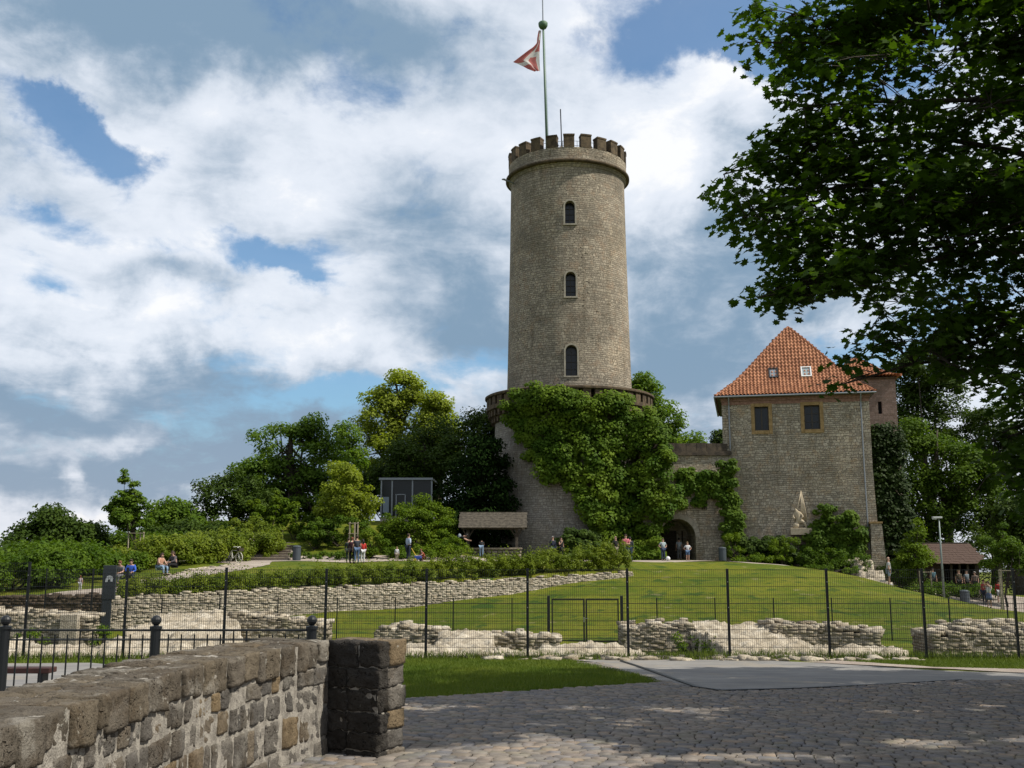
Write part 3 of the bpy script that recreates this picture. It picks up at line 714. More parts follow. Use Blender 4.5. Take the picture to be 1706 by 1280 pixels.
for (k, z), (h, w) in zip(WIN, WH):
    c = MB(); arch_cut(c, wphi, z, w, h, 4.1, 6.5); cut(shaft, c)
cyl_uv(shaft.data, 5.0)
for (k, z), (h, w) in zip(WIN, WH):
    rot = Matrix.Rotation(wphi, 3, 'Z')
    f = MB(); rr = 5.0+ (17 - z)*-.0
    rs = 5.22-.0165*(z-14)
    # surround of dressed stone, sill
    n = 10; arcp = [(w/2*math.cos(a), z+h/2-w/2+w/2*math.sin(a)) for a in np.linspace(0, PI, n+1)]
    arco = [((w/2+.13)*math.cos(a), z+h/2-w/2+(w/2+.13)*math.sin(a)) for a in np.linspace(0, PI, n+1)]
    for i in range(n): f.prism([arcp[i], arcp[i+1], arco[i+1], arco[i]], -rs-.03, -rs+.5, rot)
    for sx in (-1, 1): f.prism([(sx*w/2, z-h/2), (sx*(w/2+.13), z-h/2), (sx*(w/2+.13), z+h/2-w/2), (sx*w/2, z+h/2-w/2)], -rs-.03, -rs+.5, rot)
    f.prism([(-w/2-.16, z-h/2-.12), (w/2+.16, z-h/2-.12), (w/2+.16, z-h/2), (-w/2-.16, z-h/2)], -rs-.08, -rs+.5, rot)
    wf = f.build('window', mottled('window_surround%d' % int(z), (.30, .27, .22), (.42, .38, .31), 3, .9), tw)
    g = MB(); g.prism([(-w/2, z-h/2), (w/2, z-h/2)]+arcp, -rs+.62, -rs+.66, rot); g.build('pane', M_glass, wf)
    b = MB(); b.prism([(-.02, z-h/2), (.02, z-h/2), (.02, z+h/2), (-.02, z+h/2)], -rs+.57, -rs+.61, rot)
    for q in range(1, 4):
        zz = z-h/2+q*h/4.2; b.prism([(-w/2, zz), (w/2, zz), (w/2, zz+.035), (-w/2, zz+.035)], -rs+.565, -rs+.6, rot)
    b.build('glazing_bars', M_frame, wf)
# corbel band, parapet wall
m = MB(); m.lathe([(4.7, 33.0), (4.9, 33.12), (5.22, 33.62), (5.22, 33.8), (5.08, 33.84), (5.08, ZT), (4.5, ZT), (4.5, 33.9), (4.5, 33.0)], sides=96)
pw_ = m.build('parapet', M_tower, tw); cyl_uv(pw_.data, 5.0)
m = MB(); m.lathe([(5.18, 33.42), (5.34, 33.5), (5.34, 33.66), (5.2, 33.74)], sides=96); m.build('string_course', M_brownash, tw, smooth=True)
m = MB(); m.lathe([(.001, 34.0), (4.6, 33.9)], sides=48); m.build('roof_deck', M_brownash, tw)
NM = 22
for k in range(NM):
    a = R(-1.4)+2*PI*k/NM; hw = .43/4.9; dz = random.uniform(-.04, .05)
    m = MB(); m.arc(4.42, 5.1, ZT, ZT+1.0+dz, a-hw, a+hw, 3); m.arc(4.38, 5.14, ZT+1.0+dz, ZT+1.13+dz, a-hw*1.06, a+hw*1.06, 3)
    m.build('merlon', M_brownash, tw)
m = MB()
for zz in (ZT+.45, ZT+.85):
    pts = [(4.25*math.sin(a), -4.25*math.cos(a), zz) for a in np.linspace(0, 2*PI, 45)]; m.tube(pts, .02, 4, cap=False)
for k in range(22): a = 2*PI*(k+.5)/22; m.bar((4.25*math.sin(a), -4.25*math.cos(a), ZT-.8), (4.25*math.sin(a), -4.25*math.cos(a), ZT+.88), .035)
m.build('guard_rail', M_zinc, tw)
m = MB(); m.tube([(-4.6, -1.9, 32.75), (-5.45, -2.6, 32.85)], .07, 6); m.ball((-5.5, -2.64, 32.86), .12, sc=(1.5, 1, .6)); m.build('spotlight', M_zinc, tw)
# bastion drum with the slotted ring parapet and corbels
m = MB(); m.lathe([(6.75, -1.5), (6.6, 1.2), (6.3, 7), (6.2, 12.9), (6.2, 13.0)], sides=96); dr = m.build('bastion', M_drum, tw); cyl_uv(dr.data, 6.4)
m = MB()
m.lathe([(6.1, 12.6), (6.35, 12.7), (6.55, 13.1), (6.85, 13.25), (6.95, 13.3), (6.95, 13.62), (6.5, 13.62), (6.5, 13.3), (5.1, 13.3)], sides=96)
m.lathe([(6.5, 14.3), (7.0, 14.3), (7.06, 14.36), (7.06, 14.5), (6.95, 14.56), (6.5, 14.56)], sides=96)
m.lathe([(6.5, 14.56), (6.5, 14.3)], sides=96)
for k in range(44):
    a = 2*PI*k/44; m.arc(6.5, 6.92, 13.62, 14.3, a-.046, a+.046, 2)
m.build('slotted_parapet', M_brownash, tw)
m = MB(); m.lathe([(6.14, 12.28), (6.22, 12.3), (6.22, 12.5), (6.14, 12.5)], sides=96)
for k in range(60):
    a = 2*PI*k/60; m.arc(6.15, 6.55, 12.3, 12.75, a-.022, a+.022, 1); m.arc(6.15, 6.8, 12.75, 13.22, a-.022, a+.022, 1)
m.build('corbels', M_brownash, tw)
# ivy on the bastion
def ivy_surface(name, label, n, fpos, leaf, mat, tm=LEAF6, group=None, stems=None, parent=None):
    o = empty(name, (0, 0, 0), label=label, cat='ivy', group=group)
    C = []; Nn = []; rv = []
    while len(C) < n:
        q = fpos()
        if q is not None: C.append(q[0]); Nn.append(q[1]); rv.append(q[2])
    link('foliage', leaves_mesh('foliage', np.array(C), np.array(Nn), leaf*rng.uniform(.7, 1.35, n), tm, np.array(rv)), mat, o)
    if stems:
        mb = MB()
        for s_ in stems: mb.tube(s_, [.09]+[.05]*(len(s_)-2)+[.02], 5)
        mb.build('stem', M_bark, o)
    return o
IVP = [(845, 700), (838, 672), (862, 652), (880, 640), (915, 642), (945, 655), (1000, 658), (1040, 662), (1082, 668), (1092, 700), (1108, 722), (1122, 760), (1124, 800), (1131, 842), (1130, 862), (1116, 880), (1099, 896), (1092, 932), (1000, 934), (990, 905), (985, 870), (965, 838), (940, 808), (905, 800), (885, 780), (872, 745), (856, 722)]
def ivy_front(x, z):
    """front surface of the ivy: wraps the drum, bulges forward past its right flank"""
    rb = float(np.interp(z, [1, 12.4, 13.2, 15], [6.75, 6.3, 7.0, 7.0]))
    t = x-TX; lim = rb*.62
    y = TY-math.sqrt(max(0, rb*rb-min(abs(t), lim)**2))
    if t > lim: y = max(79.2, y-.55*(t-lim))
    thick = float(np.interp(t, [-5, -2, 2, 5, 8], [.25, .5, 1.1, 1.6, 1.5]))*float(np.interp(z, [1, 3, 5, 12, 14.5], [.55, .7, 1.0, .9, .5]))
    return y-thick, y
lump_c = []
while len(lump_c) < 620:
    px, v = random.uniform(835, 1135), random.uniform(635, 936)
    if not inside(IVP, px, v): continue
    dd = 79.0
    for _ in range(4):
        q = P(px, v, dd); yf, yb = ivy_front(q.x, q.z); dd = yf
    q = P(px, v, dd); ed = min(1, min(abs(px-1131), 60)/45); y = yf+(yb-yf)*(.25+.5*(1-ed))
    if px > 1060 and random.random() < .5: y += random.uniform(0, 4)
    lump_c.append((q.x, y, q.z, random.uniform(.38, .95)*(1 if px > 900 else .75), random.random())); lump_c[-1] = (q.x, lump_c[-1][1]+random.uniform(-.55, .7)*(1 if px > 900 else .3), *lump_c[-1][2:])
LC = np.array(lump_c)
def tower_ivy():
    i = rng.integers(len(LC)); x, y, z, r, cv = LC[i]
    d = rng.normal(size=3); d /= np.linalg.norm(d); rr = r*rng.random()**.4
    p = np.array([x, y, z])+d*rr*np.array([1, 1, .7])
    rad = math.hypot(p[0]-TX, p[1]-TY)
    if rad < np.interp(p[2], [1, 12.5, 13, 15], [6.7, 6.25, 6.98, 7.1]) or p[2] < 1.3: return None
    if p[2] > 14.6+.7*noise.noise((p[0]*1.1, 3, 1))+(.55 if p[0] < 4.2 else 0): return None
    nn = np.array([0.1, -.55, .6])+d*.7; return p, nn+rng.normal(size=3)*.3, min(1, max(0, .65*cv+.35*rng.random()+(.12 if z > 12 else 0)))
ivy_surface('climbing_ivy', 'huge mass of bright ivy bulging over the front and right of the round bastion', 85000, tower_ivy, .20, M_ivy,
            stems=[[(TX+6.8*math.sin(a), TY-6.8*math.cos(a), 1), (TX+6.6*math.sin(a+.1), TY-6.6*math.cos(a+.1), 6), (TX+6.5*math.sin(a+.25), TY-6.5*math.cos(a+.25), 12)] for a in (.6, .85, 1.1, 1.4)])
# flagpole, flag, antenna
fx, fz0 = 3.13, 34
fp = empty('flagpole', (fx, 86, fz0), label='tall green flagpole with a flattened copper ball on the tower top', cat='flagpole')
m = MB(); m.tube([(0, 0, -.1), (-.18, 0, 7), (-.36, 0, 14.0)], [.13, .11, .085], 8); m.tube([(.14, 0, .8), (-.22, 0, 13.7)], .012, 4)
M_green = flat('pale_green_paint', (.10, .17, .12), .5); M_copper = flat('green_copper', (.09, .17, .10), .6)
m.build('pole', M_green, fp, smooth=True)
m = MB(); m.lathe([(.001, 13.86), (.28, 13.92), (.40, 14.12), (.42, 14.4), (.34, 14.5), (.12, 14.56), (.001, 14.6)], c=(-.37, 0, 0), sides=16); m.build('finial', M_copper, fp, smooth=True)
m = MB(); m.tube([(-.37, 0, 14.5), (-.42, 0, 19)], [.06, .04], 6); m.build('lightning_rod', M_zinc, fp)
def flag():
    NR, NC = 26, 22; V = []; F = []; mi = []
    top = P(903, 50, 85.9); bot = P(901, 118, 85.9); H_ = top.z-bot.z
    for i in range(NR):
        t = i/(NR-1); hx = top.x+(bot.x-top.x)*t-.06-.1*math.sin(t*PI); z = top.z-H_*t
        L = float(np.interp(t, [0, .15, .3, .42, .55, .72, .82, .92, 1], [.25, .3, .28, .65, 1.35, 2.35, 1.75, 1.25, .55]))
        for j in range(NC):
            s_ = j/(NC-1); drop = float(np.interp(t, [0, .4, .72, 1], [.05, .25, .22, -.1]))*s_*L*.4
            y = 85.9+.16*math.sin(s_*7+t*9)*min(1, L)*s_+.10*math.sin(s_*15-t*5)*s_; V.append((hx-s_*L, y, z-drop))
    for i in range(NR-1):
        for j in range(NC-1):
            F.append((i*NC+j, i*NC+j+1, (i+1)*NC+j+1, (i+1)*NC+j)); t, s_ = i/NR, j/NC
            red = (s_ > .55 and t < .70) or t < .48 and s_ < .35 and t > .2 or (t > .60 and .12 < s_ < .38 and t < .93) or (t > .80 and s_ > .45)
            mi.append(1 if red else 0)
    me = np_mesh('flag', V, F, smooth=True, midx=mi)
    def cl(c): return lambda t: (lambda p, tr, mx: (t.set(tr.inputs[0], (*c, 1)), t.l.new(p, mx.inputs[1]), t.l.new(tr.outputs[0], mx.inputs[2]), mx.outputs[0])[-1])(prin(t, c, .8), t.new('ShaderNodeBsdfTranslucent'), t.new('ShaderNodeMixShader', i_0=.35))
    o = link('flag', me, [material('flag_white', cl((.70, .66, .64))), material('flag_red', cl((.52, .16, .15)))])
    tag(o, 'limp red and white flag blowing left below the copper ball', 'flag')
flag()
an = MB(); an.tube([(4.35, 86, 34), (4.33, 86, 37.2)], .06, 6); an.tube([(4.33, 86, 37.2), (4.25, 86, 40.3)], .05, 6); an.ball((4.33, 86, 36.4), .12)
tag(an.build('antenna', M_iron), 'thin grey antenna mast on the tower top beside the flagpole', 'antenna')

# ------------------------------------------------------------------ gate wall between keep and house
HA = R(12.5); hu = Vector((math.cos(HA), -math.sin(HA), 0)); hw_ = Vector((math.sin(HA), math.cos(HA), 0)); HO = Vector((16.35, 80.2, 0)); HWID = 10.95
gw = empty('gate_wall', (0, 0, 0), label='grey stone curtain wall with a dark arched gateway between keep and house', cat='wall')
GY = 79.9; ga, gb = 10.0, 16.9
m = MB(); m.box(((ga+gb)/2, GY+2.2, 4.5), (gb-ga, 4.4, 8.4+2)); gwm = m.build('wall', M_house, gw)
gc, gwid, gtop = 12.62, 2.75, 4.35
c = MB(); c.prism([(gc-gwid/2, .6), (gc+gwid/2, .6)]+[(gc+gwid/2*math.cos(a), gtop-gwid/2+gwid/2*math.sin(a)) for a in np.linspace(0, PI, 15)], GY-1, GY+3.6)
cut(gwm, c); box_uv(gwm.data)
m = MB()
for i in range(15):
    a0, a1 = PI*i/15, PI*(i+1)/15-.02; r0, r1 = gwid/2-.02, gwid/2+.34
    m.prism([(gc+r*math.cos(a), gtop-gwid/2+r*math.sin(a)) for r, a in ((r0, a0), (r1, a0), (r1, a1), (r0, a1))], GY-.035, GY+.3)
m.build('arch_ring', mottled('arch_stone', (.26, .23, .18), (.38, .34, .28), 3, .9, bs=.6), gw)
m = MB(); x = ga
m.box(((ga+gb)/2, GY+.3, 9.47-.12), (gb-ga, .9, .35))
while x < gb-.4: w = random.uniform(.75, .95); m.box((x+w/2, GY+.3, 9.82), (w-.03, .82, .6+random.uniform(-.04, .04))); x += w
m.build('parapet', M_darkash, gw)
m = MB(); m.box((gc-.3, GY+3.5, 2.3), (1.5, .08, 2.4)); m.box((gc+.9, GY+3.45, 2.3), (.08, .1, 2.4)); m.build('gate_door', M_bark, gw)

# ------------------------------------------------------------------ the hip-roofed house
def hp(u, w, z): return HO+hu*u+hw_*w+Vector((0, 0, z))
HROT = Matrix.Rotation(-HA, 4, 'Z')
hs = empty('castle_house', HO, -HA, label='square pale stone castle house under a steep orange tiled hip roof', cat='house')
ZE = 13.75
m = MB(); m.prism([(-.25, -2.5), (HWID+.45, -2.5), (HWID+.12, 4), (HWID, 8), (HWID, ZE), (0, ZE), (0, 4)], 0, 10.5); hw_o = m.build('wall', M_house, hs)
wins = [(3.0, 12.0, 1.05, 1.85), (6.75, 12.0, 1.15, 1.85)]
for uu, zz, w, h in wins:
    c = MB(); c.box((uu, 0, zz), (w, .7, h)); cut(hw_o, c)
box_uv(hw_o.data)
for i, (uu, zz, w, h) in enumerate(wins):
    f = MB(); t = .27
    f.box((uu-w/2-t/2, .15, zz), (t, .4, h+2*t)); f.box((uu+w/2+t/2, .15, zz), (t, .4, h+2*t))
    f.box((uu, .15, zz+h/2+t/2), (w, .4, t)); f.box((uu, .13, zz-h/2-t/2), (w, .44, t))
    wf = f.build('window', M_ochre, hs, bevel=.02)
    g = MB(); g.box((uu, .28, zz), (w, .03, h)); g.build('pane', M_glass, wf)
    g = MB()
    for sx in (-1, 1): g.box((uu+sx*(w/2-.04), .23, zz), (.08, .07, h))
    g.box((uu, .232, zz), (.10, .075, h))
    for q in (-.5+.03, .5-.03): g.box((uu, .235, zz+q*h), (w-.16, .06, .07))
    if i == 1:
        for q in (-.18, .16): g.box((uu, .24, zz+q*h), (w-.16, .05, .035))
    g.build('sash', M_frame, wf)
m = MB(); m.box((HWID/2, -.06, ZE-.28), (HWID+.1, .12, .16)); m.box((HWID/2, -.10, ZE-.12), (HWID+.2, .2, .16)); m.box((HWID/2, -.02, ZE-.5), (HWID, .05, .26)); m.build('cornice', mottled('brick_cornice', (.22, .12, .09), (.32, .19, .14), 6, .9), hs)
def hip_roof(name, parent, u0, u1, w0, w1, ze, zp, ridge, tile_w=.27, tile_h=.36, flare=.9):
    """four tiled slopes with real pantile relief, bell-cast eaves"""
    uc, wc = (u0+u1)/2, (w0+w1)/2; ov = .45
    A = (u0-ov, w0-ov); B_ = (u1+ov, w0-ov); C_ = (u1+ov, w1+ov); D = (u0-ov, w1+ov)
    r1, r2 = (uc, wc-ridge/2), (uc, wc+ridge/2)
    V = []; F = []; RN = []
    for a, b, ta, tb in ((A, B_, r1, r1), (B_, C_, r1, r2), (C_, D, r2, r2), (D, A, r2, r1)):
        L = math.hypot(b[0]-a[0], b[1]-a[1]); mid = ((a[0]+b[0])/2, (a[1]+b[1])/2); tm_ = ((ta[0]+tb[0])/2, (ta[1]+tb[1])/2)
        run = math.hypot(mid[0]-tm_[0], mid[1]-tm_[1]); SL = math.hypot(run, zp-ze)
        nc = int(L/tile_w); nr = int(SL/tile_h); K = 5; J = 3; base = len(V)
        ex, ey = (b[0]-a[0])/L, (b[1]-a[1])/L; inx, iny = -ey, ex
        cols = nc*K+1; rows = nr*J
        ids = {}
        for j in range(nr):
            for jj, fr in enumerate((0.0, .5, .985)):
                t = (j+fr)/nr; zz = ze+(zp-ze)*(t**1.0)-flare*math.sin(PI*min(1, t*1.0))*.42*(1-t)**1.3*1.6
                ax, ay = a[0]+(ta[0]-a[0])*t, a[1]+(ta[1]-a[1])*t; bx, by = b[0]+(tb[0]-b[0])*t, b[1]+(tb[1]-b[1])*t
                s0 = (ax-a[0])*ex+(ay-a[1])*ey; s1 = (bx-a[0])*ex+(by-a[1])*ey
                for i in range(cols):
                    s_ = L*i/(cols-1); sc = min(max(s_, s0), s1)
                    px_, py_ = ax+ex*(sc-s0), ay+ey*(sc-s0)
                    ph = (i % K)/K*2*PI; lift = .10*(.5+.5*math.cos(ph))+.11*(1-fr)
                    V.append((px_-inx*lift*.6, py_-iny*lift*.6, zz+lift)); ids[(j*3+jj, i)] = len(V)-1
        trn = {}
        for rj in range(nr*3-1):
            for i in range(cols-1):
                q = (ids[(rj, i)], ids[(rj, i+1)], ids[(rj+1, i+1)], ids[(rj+1, i)])
                p = [V[k] for k in q]
                if (abs(p[0][0]-p[1][0])+abs(p[0][1]-p[1][1])) < 1e-4 and (abs(p[2][0]-p[3][0])+abs(p[2][1]-p[3][1])) < 1e-4: continue
                F.append(q); key = (rj//3, i//K); trn.setdefault(key, random.random()); RN.append(trn[key])
    ro = link(name, np_mesh(name, V, F, RN), M_tile, parent)
    # hip and ridge tiles
    mb = MB()
    for a, t_ in ((A, r1), (B_, r1), (C_, r2), (D, r2)):
        pts = []
        for k in range(25):
            t = k/24; zz = ze+(zp-ze)*t-flare*math.sin(PI*t)*.42*(1-t)**1.3*1.6; pts.append(Vector((a[0]+(t_[0]-a[0])*t, a[1]+(t_[1]-a[1])*t, zz+.07)))
        for p, q in zip(pts, pts[1:]): mb.tube([p, p.lerp(q, 1.08)], [.13, .105], 6)
    mb.tube([(r1[0], r1[1], zp+.06), (r2[0], r2[1]+.01, zp+.06)], .13, 6)
    mb.build('hip_tiles', M_tile, ro)
    return ro
rf = hip_roof('roof', hs, 0, HWID, 0, 10.5, ZE-.02, 20.1, 1.2)
m = MB(); m.box((4.45, 6.9, 19.2), (.5, .5, .9)); m.build('chimney', M_iron, rf)
m = MB(); m.box((HWID/2, 5.25, ZE-.07), (HWID+.7, 11.2, .08)); m.build('soffit', M_frame, rf)
# gutter and downpipes
m = MB()
for a, b in (((-.5, -.52), (HWID+.5, -.52)), ((-.52, -.5), (-.52, 11))): m.tube([(a[0], a[1], ZE-.03), (b[0], b[1], ZE-.03)], .075, 8)
m.build('gutter', M_zinc, hs)
for uu in (.55, HWID-.62):
    m = MB(); m.tube([(uu, -.5, ZE-.05), (uu, -.42, ZE-.25), (uu, -.16, ZE-.7), (uu, -.12, 8), (uu+(.05 if uu > 5 else 0), -.14, 2.0)], .055, 8)
    for zz in (12, 9.5, 7, 4.5): m.lathe([(.085, zz), (.085, zz+.06)], c=(uu, -.12, 0), sides=8)
    m.build('downpipe', M_zinc, hs)
def roof_pt(u, t): 
    ov = .45; w = -ov+(5.25-.6+ov)*t; z = ZE+(20.1-ZE)*t-.9*math.sin(PI*t)*.42*(1-t)**1.3*1.6; return Vector((u, w, z))
for u_, t_, w, h, mt, gl in ((4.05, .36, .55, .95, M_iron, flat('blind_grey', (.22, .25, .29), .4)), (6.55, .36, .62, .95, M_white, flat('sky_glass', (.30, .36, .38), .12, 0, .8))):
    a, b = roof_pt(u_, t_-.08), roof_pt(u_, t_+.08); sl_ = (b-a).normalized(); nrm = Vector((0, -sl_.z, sl_.y)); c0 = (a+b)/2+nrm*.14
    rt = Matrix((Vector((1, 0, 0)), sl_, nrm)).transposed()
    f = MB()
    for sx in (-1, 1): f.box(c0+rt@Vector((sx*(w/2+.04), 0, 0)), (.09, h+.18, .16), rot=rt)
    for sy in (-1, 1): f.box(c0+rt@Vector((0, sy*(h/2+.04), 0)), (w, .09, .15), rot=rt)
    sk = f.build('skylight', mt, rf); g = MB(); g.box(c0-nrm*.02, (w, h, .03), rot=rt); g.build('pane', gl, sk)
# buttress, blocked doorway
m = MB(); m.prism([(HWID-.55, -3), (HWID+.75, -3), (HWID+.35, 3.7), (HWID+.3, 3.9), (HWID-.45, 3.9)], -.62, .3); bt = m.build('buttress', M_house, hs, auto=True)
m = MB(); m.box((HWID-.07, -.2, 3.98), (.95, 1.0, .14)); m.build('coping', M_ochre, bt)
M_redbrick = masonry('red_brick_infill', (.24, .10, .07), (.32, .15, .10), (.2, .1, .08), (.3, .27, .22), .24, .075, .01, .6, .02)
m = MB(); dx0 = 8.55; m.prism([(dx0-.7, -1), (dx0+.7, -1), (dx0+.7, 1.4)]+[(dx0+.7*math.cos(a), 1.4+.7*math.sin(a)) for a in np.linspace(0, PI, 9)][1:], -.08, .2); m.build('blocked_doorway', M_redbrick, hs, auto=True)
# back tower behind the house
bt0 = Vector((28.2, 90.5, 0))
bk = empty('square_tower', bt0, R(-10), label='square brown brick tower with orange tiled roof rising behind the house', cat='tower')
m = MB(); m.box((2.55, 3, 8), (5.7, 6, 18.2)); b_ = m.build('wall', M_backtower, bk)
c = MB(); c.box((4.0, 0, 14.3), (.32, .8, 1.1)); cut(b_, c); box_uv(b_.data)
m = MB(); m.box((4.0, .3, 14.3), (.3, .03, 1.1)); m.build('window', M_black, bk)
m = MB(); m.box((2.55, 3, 16.98), (5.9, 6.2, .16)); m.build('cornice', M_brownash, bk)
hip_roof('roof', bk, -.3, 5.4, 0, 6, 17.1, 19.3, .5)

# ------------------------------------------------------------------ relief monument on the house front
mo = empty('war_memorial_relief', HO, -HA, label='sandstone relief of a kneeling figure with furled banner on the house front', cat='sculpture')
ru = 5.55; rz = 3.35
m = MB(); m.box((ru, -.32, rz), (1.55, .65, .5)); m.build('ledge', M_sculpt, mo, bevel=.02)
m = MB(); m.box((ru, -.22, rz-.62), (1.15, .42, .7)); m.build('console', M_darkash, mo, bevel=.02)
m = MB(); m.prism([(ru-.72, rz+.25), (ru+.68, rz+.25), (ru+.5, rz+3.3), (ru-.05, rz+3.3), (ru-.6, rz+1.9)], -.06, .05); m.build('backing', M_house, mo, auto=True)
m = MB()
for k in range(6):
    xb = ru+.02+k*.085; m.tube([(ru+.1+k*.012, -.13, rz+2.95), (ru+.08+(xb-ru)*.55, -.19, rz+1.9), (xb, -.2-.04*(k % 2), rz+.85)], [.02, .04, .05], 6)
m.tube([(ru-.5, -.15, rz+.4), (ru+.13, -.16, rz+3.05)], .04, 6)
m.build('banner', M_sculpt, mo, smooth=True)
def skinned(name, verts, edges, radii, mat, parent=None, sub=1):
    me = bpy.data.meshes.new(name); me.from_pydata([tuple(v) for v in verts], edges, []); o = link(name, me, None, parent)
    md = o.modifiers.new('Skin', 'SKIN'); md.use_smooth_shade = True
    for i, r in enumerate(radii): me.skin_vertices[0].data[i].radius = (r, r) if not isinstance(r, tuple) else r
    me.skin_vertices[0].data[0].use_root = True
    if sub: s_ = o.modifiers.new('sub', 'SUBSURF'); s_.levels = sub; s_.render_levels = sub
    bake(o); o.data.materials.clear()
    for mm in (mat if isinstance(mat, (list, tuple)) else [mat]): o.data.materials.append(mm)
    return o
k = Vector((ru-.1, -.3, rz+.25))
sv = [(0, 0, .55), (-.05, 0, .8), (-.12, -.05, 1.12), (-.2, -.08, 1.3), (-.28, -.12, 1.46), (.18, 0, .5), (.35, -.05, .45), (.5, 0, .06), (-.15, 0, .35), (-.35, 0, .1), (.02, 0, .08), (.08, -.05, 1.12), (.28, -.1, .85), (.15, -.15, .75), (-.38, -.05, 1.05), (-.45, -.15, .8), (-.3, -.2, .7)]
se = [(0, 1), (1, 2), (2, 3), (3, 4), (0, 5), (5, 6), (6, 7), (0, 8), (8, 9), (9, 10), (2, 11), (11, 12), (12, 13), (2, 14), (14, 15), (15, 16)]
skinned('figure', [k+Vector(v) for v in sv], se, [.19, .18, .2, .08, .13, .13, .11, .08, .13, .1, .07, .1, .08, .06, .1, .08, .06], M_sculpt, mo)
m = MB(); m.ball(k+Vector((-.25, -.05, .2)), .24, sc=(1.1, .6, 1)); m.build('shield', M_sculpt, mo, smooth=True)

# ------------------------------------------------------------------ more ivy and planting on the walls
def ivy_patch(name, label, n, poly_px, d, thick, leaf, mat, nl=120, cr=(.25, .6), group=None, tm=LEAF6, dfun=None, top=None):
    """lumps of leaves against a wall that stands at depth d; outline given where the photo shows it on that wall"""
    L = []; x0, x1 = min(p[0] for p in poly_px), max(p[0] for p in poly_px); y0, y1 = min(p[1] for p in poly_px), max(p[1] for p in poly_px)
    while len(L) < nl:
        px, v = random.uniform(x0, x1), random.uniform(y0, y1)
        if not inside(poly_px, px, v): continue
        dd = dfun(px) if dfun else d
        q = P(px, v, dd); L.append((q.x, dd-random.random()*thick, q.z, random.uniform(*cr), random.random(), dd))
    L = np.array(L); w = L[:, 3]**2; idx = rng.choice(len(L), n, p=w/w.sum()); B = L[idx]
    dr = rng.normal(size=(n, 3)); dr /= np.linalg.norm(dr, axis=1)[:, None]; rr = B[:, 3]*rng.random(n)**.4
    C = B[:, :3]+dr*rr[:, None]*np.array([1, .8, .7]); C[:, 1] = np.minimum(C[:, 1], B[:, 5]-.03)
    Nn = dr*.7+np.array([.1, -.5, .6])+rng.normal(size=(n, 3))*.3
    o = empty(name, (0, 0, 0), label=label, cat='ivy', group=group)
    link('foliage', leaves_mesh('foliage', C, Nn, leaf*rng.uniform(.7, 1.3, n), tm, np.clip(.6*B[:, 4]+.4*rng.random(n), 0, 1)), mat, o)
    mb = MB(); cx = sum(p[0] for p in poly_px)/len(poly_px)
    for k in range(3):
        dd = (dfun(cx) if dfun else d)-.1; a = P(cx+k*3, y1, dd); b = P(cx-4+k*6, (y0+y1)/2, dd); mb.tube([a, a.lerp(b, .5), b], [.05, .04, .02], 5)
    mb.build('stem', M_bark, o); return o
face_d = lambda px: float(80.2-(px-1208)*.0100)-.02
ivy_patch('wall_ivy', 'ivy trailing in a bright tuft above the arched gateway', 5200, [(1128, 790), (1150, 782), (1185, 792), (1215, 800), (1215, 822), (1180, 828), (1160, 848), (1130, 850)], 79.85, .5, .22, M_ivy, 60)
ivy_patch('wall_ivy', 'dark column of ivy in the corner where the gate wall meets the house', 6500, [(1195, 775), (1218, 770), (1222, 810), (1234, 850), (1232, 905), (1210, 905), (1200, 850), (1190, 820)], 79.7, .6, .22, M_leafmid, 70, dfun=lambda p: 79.6)
ivy_patch('wall_ivy', 'ivy shrub climbing the house front to the right of the stone relief', 15000, [(1358, 838), (1392, 842), (1415, 860), (1440, 880), (1440, 925), (1425, 945), (1345, 945), (1338, 905), (1352, 880)], 78.4, .9, .2, M_leafmid, 120, dfun=face_d)
ivy_patch('wall_shrub', 'low dark shrub band along the foot of the house left of the relief', 8000, [(1225, 898), (1300, 900), (1318, 915), (1325, 938), (1225, 936)], 79, 1.2, .2, M_leafdark, 70, dfun=face_d)
ivy_patch('wall_ivy', 'low ivy at the foot of the bastion between the dark couple and the bald man', 15000, [(945, 885), (985, 893), (1010, 905), (1015, 936), (930, 936), (930, 905)], 78.6, 1.4, .2, M_leafdark, 110)
ivy_patch('wall_ivy', 'light green ivy at the bastion foot left of the gateway', 7000, [(1052, 905), (1098, 900), (1106, 936), (1050, 936)], 78.4, .8, .18, M_bushL, 60)
# ivy-clad wall right of the house
iw = empty('ivy_clad_wall', (0, 0, 0), label='tall wall right of the house hidden under a dense dark ivy coat', cat='wall')
m = MB(); m.box((30.3, 86.5, 5), (2.4, 5, 13.4)); m.build('wall', M_house, iw, auto=True)
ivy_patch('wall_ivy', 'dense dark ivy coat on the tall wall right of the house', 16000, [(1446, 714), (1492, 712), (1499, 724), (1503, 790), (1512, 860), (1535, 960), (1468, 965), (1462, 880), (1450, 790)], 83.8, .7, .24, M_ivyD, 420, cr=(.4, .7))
tag(bpy.data.objects['ivy_clad_wall'])
def groundbush(px, d, w, h, label, mat, n=2500, leaf=.12, cat='shrub', name='shrub', dz=0, dep=None, group=None, nc=24, cr=.32):
    b = on(px, d); b.z += dz
    return bush(name, label, b, [(0, 0, h*.5, w/2, (dep or w*.8)/2, h*.5)], n, leaf, mat, group, nc, cr, cat)
groundbush(1222, 78.2, 1.9, 2.2, 'feathery bright shrub beside the bin at the wall corner', M_bushL)
groundbush(1306, 77.4, 2.6, 2.6, 'bright green shrub at the foot of the relief', M_bushL, 3500)
groundbush(1345, 77.0, 1.4, 1.7, 'small shrub just right of the relief console', M_leafmid)
groundbush(1392, 75.8, 2.2, 1.9, 'dark rounded shrub in front of the blocked doorway', M_leafmid)
groundbush(1427, 75.5, 2.4, 2.3, 'bushy shrub beside the buttress rocks', M_leafmid)
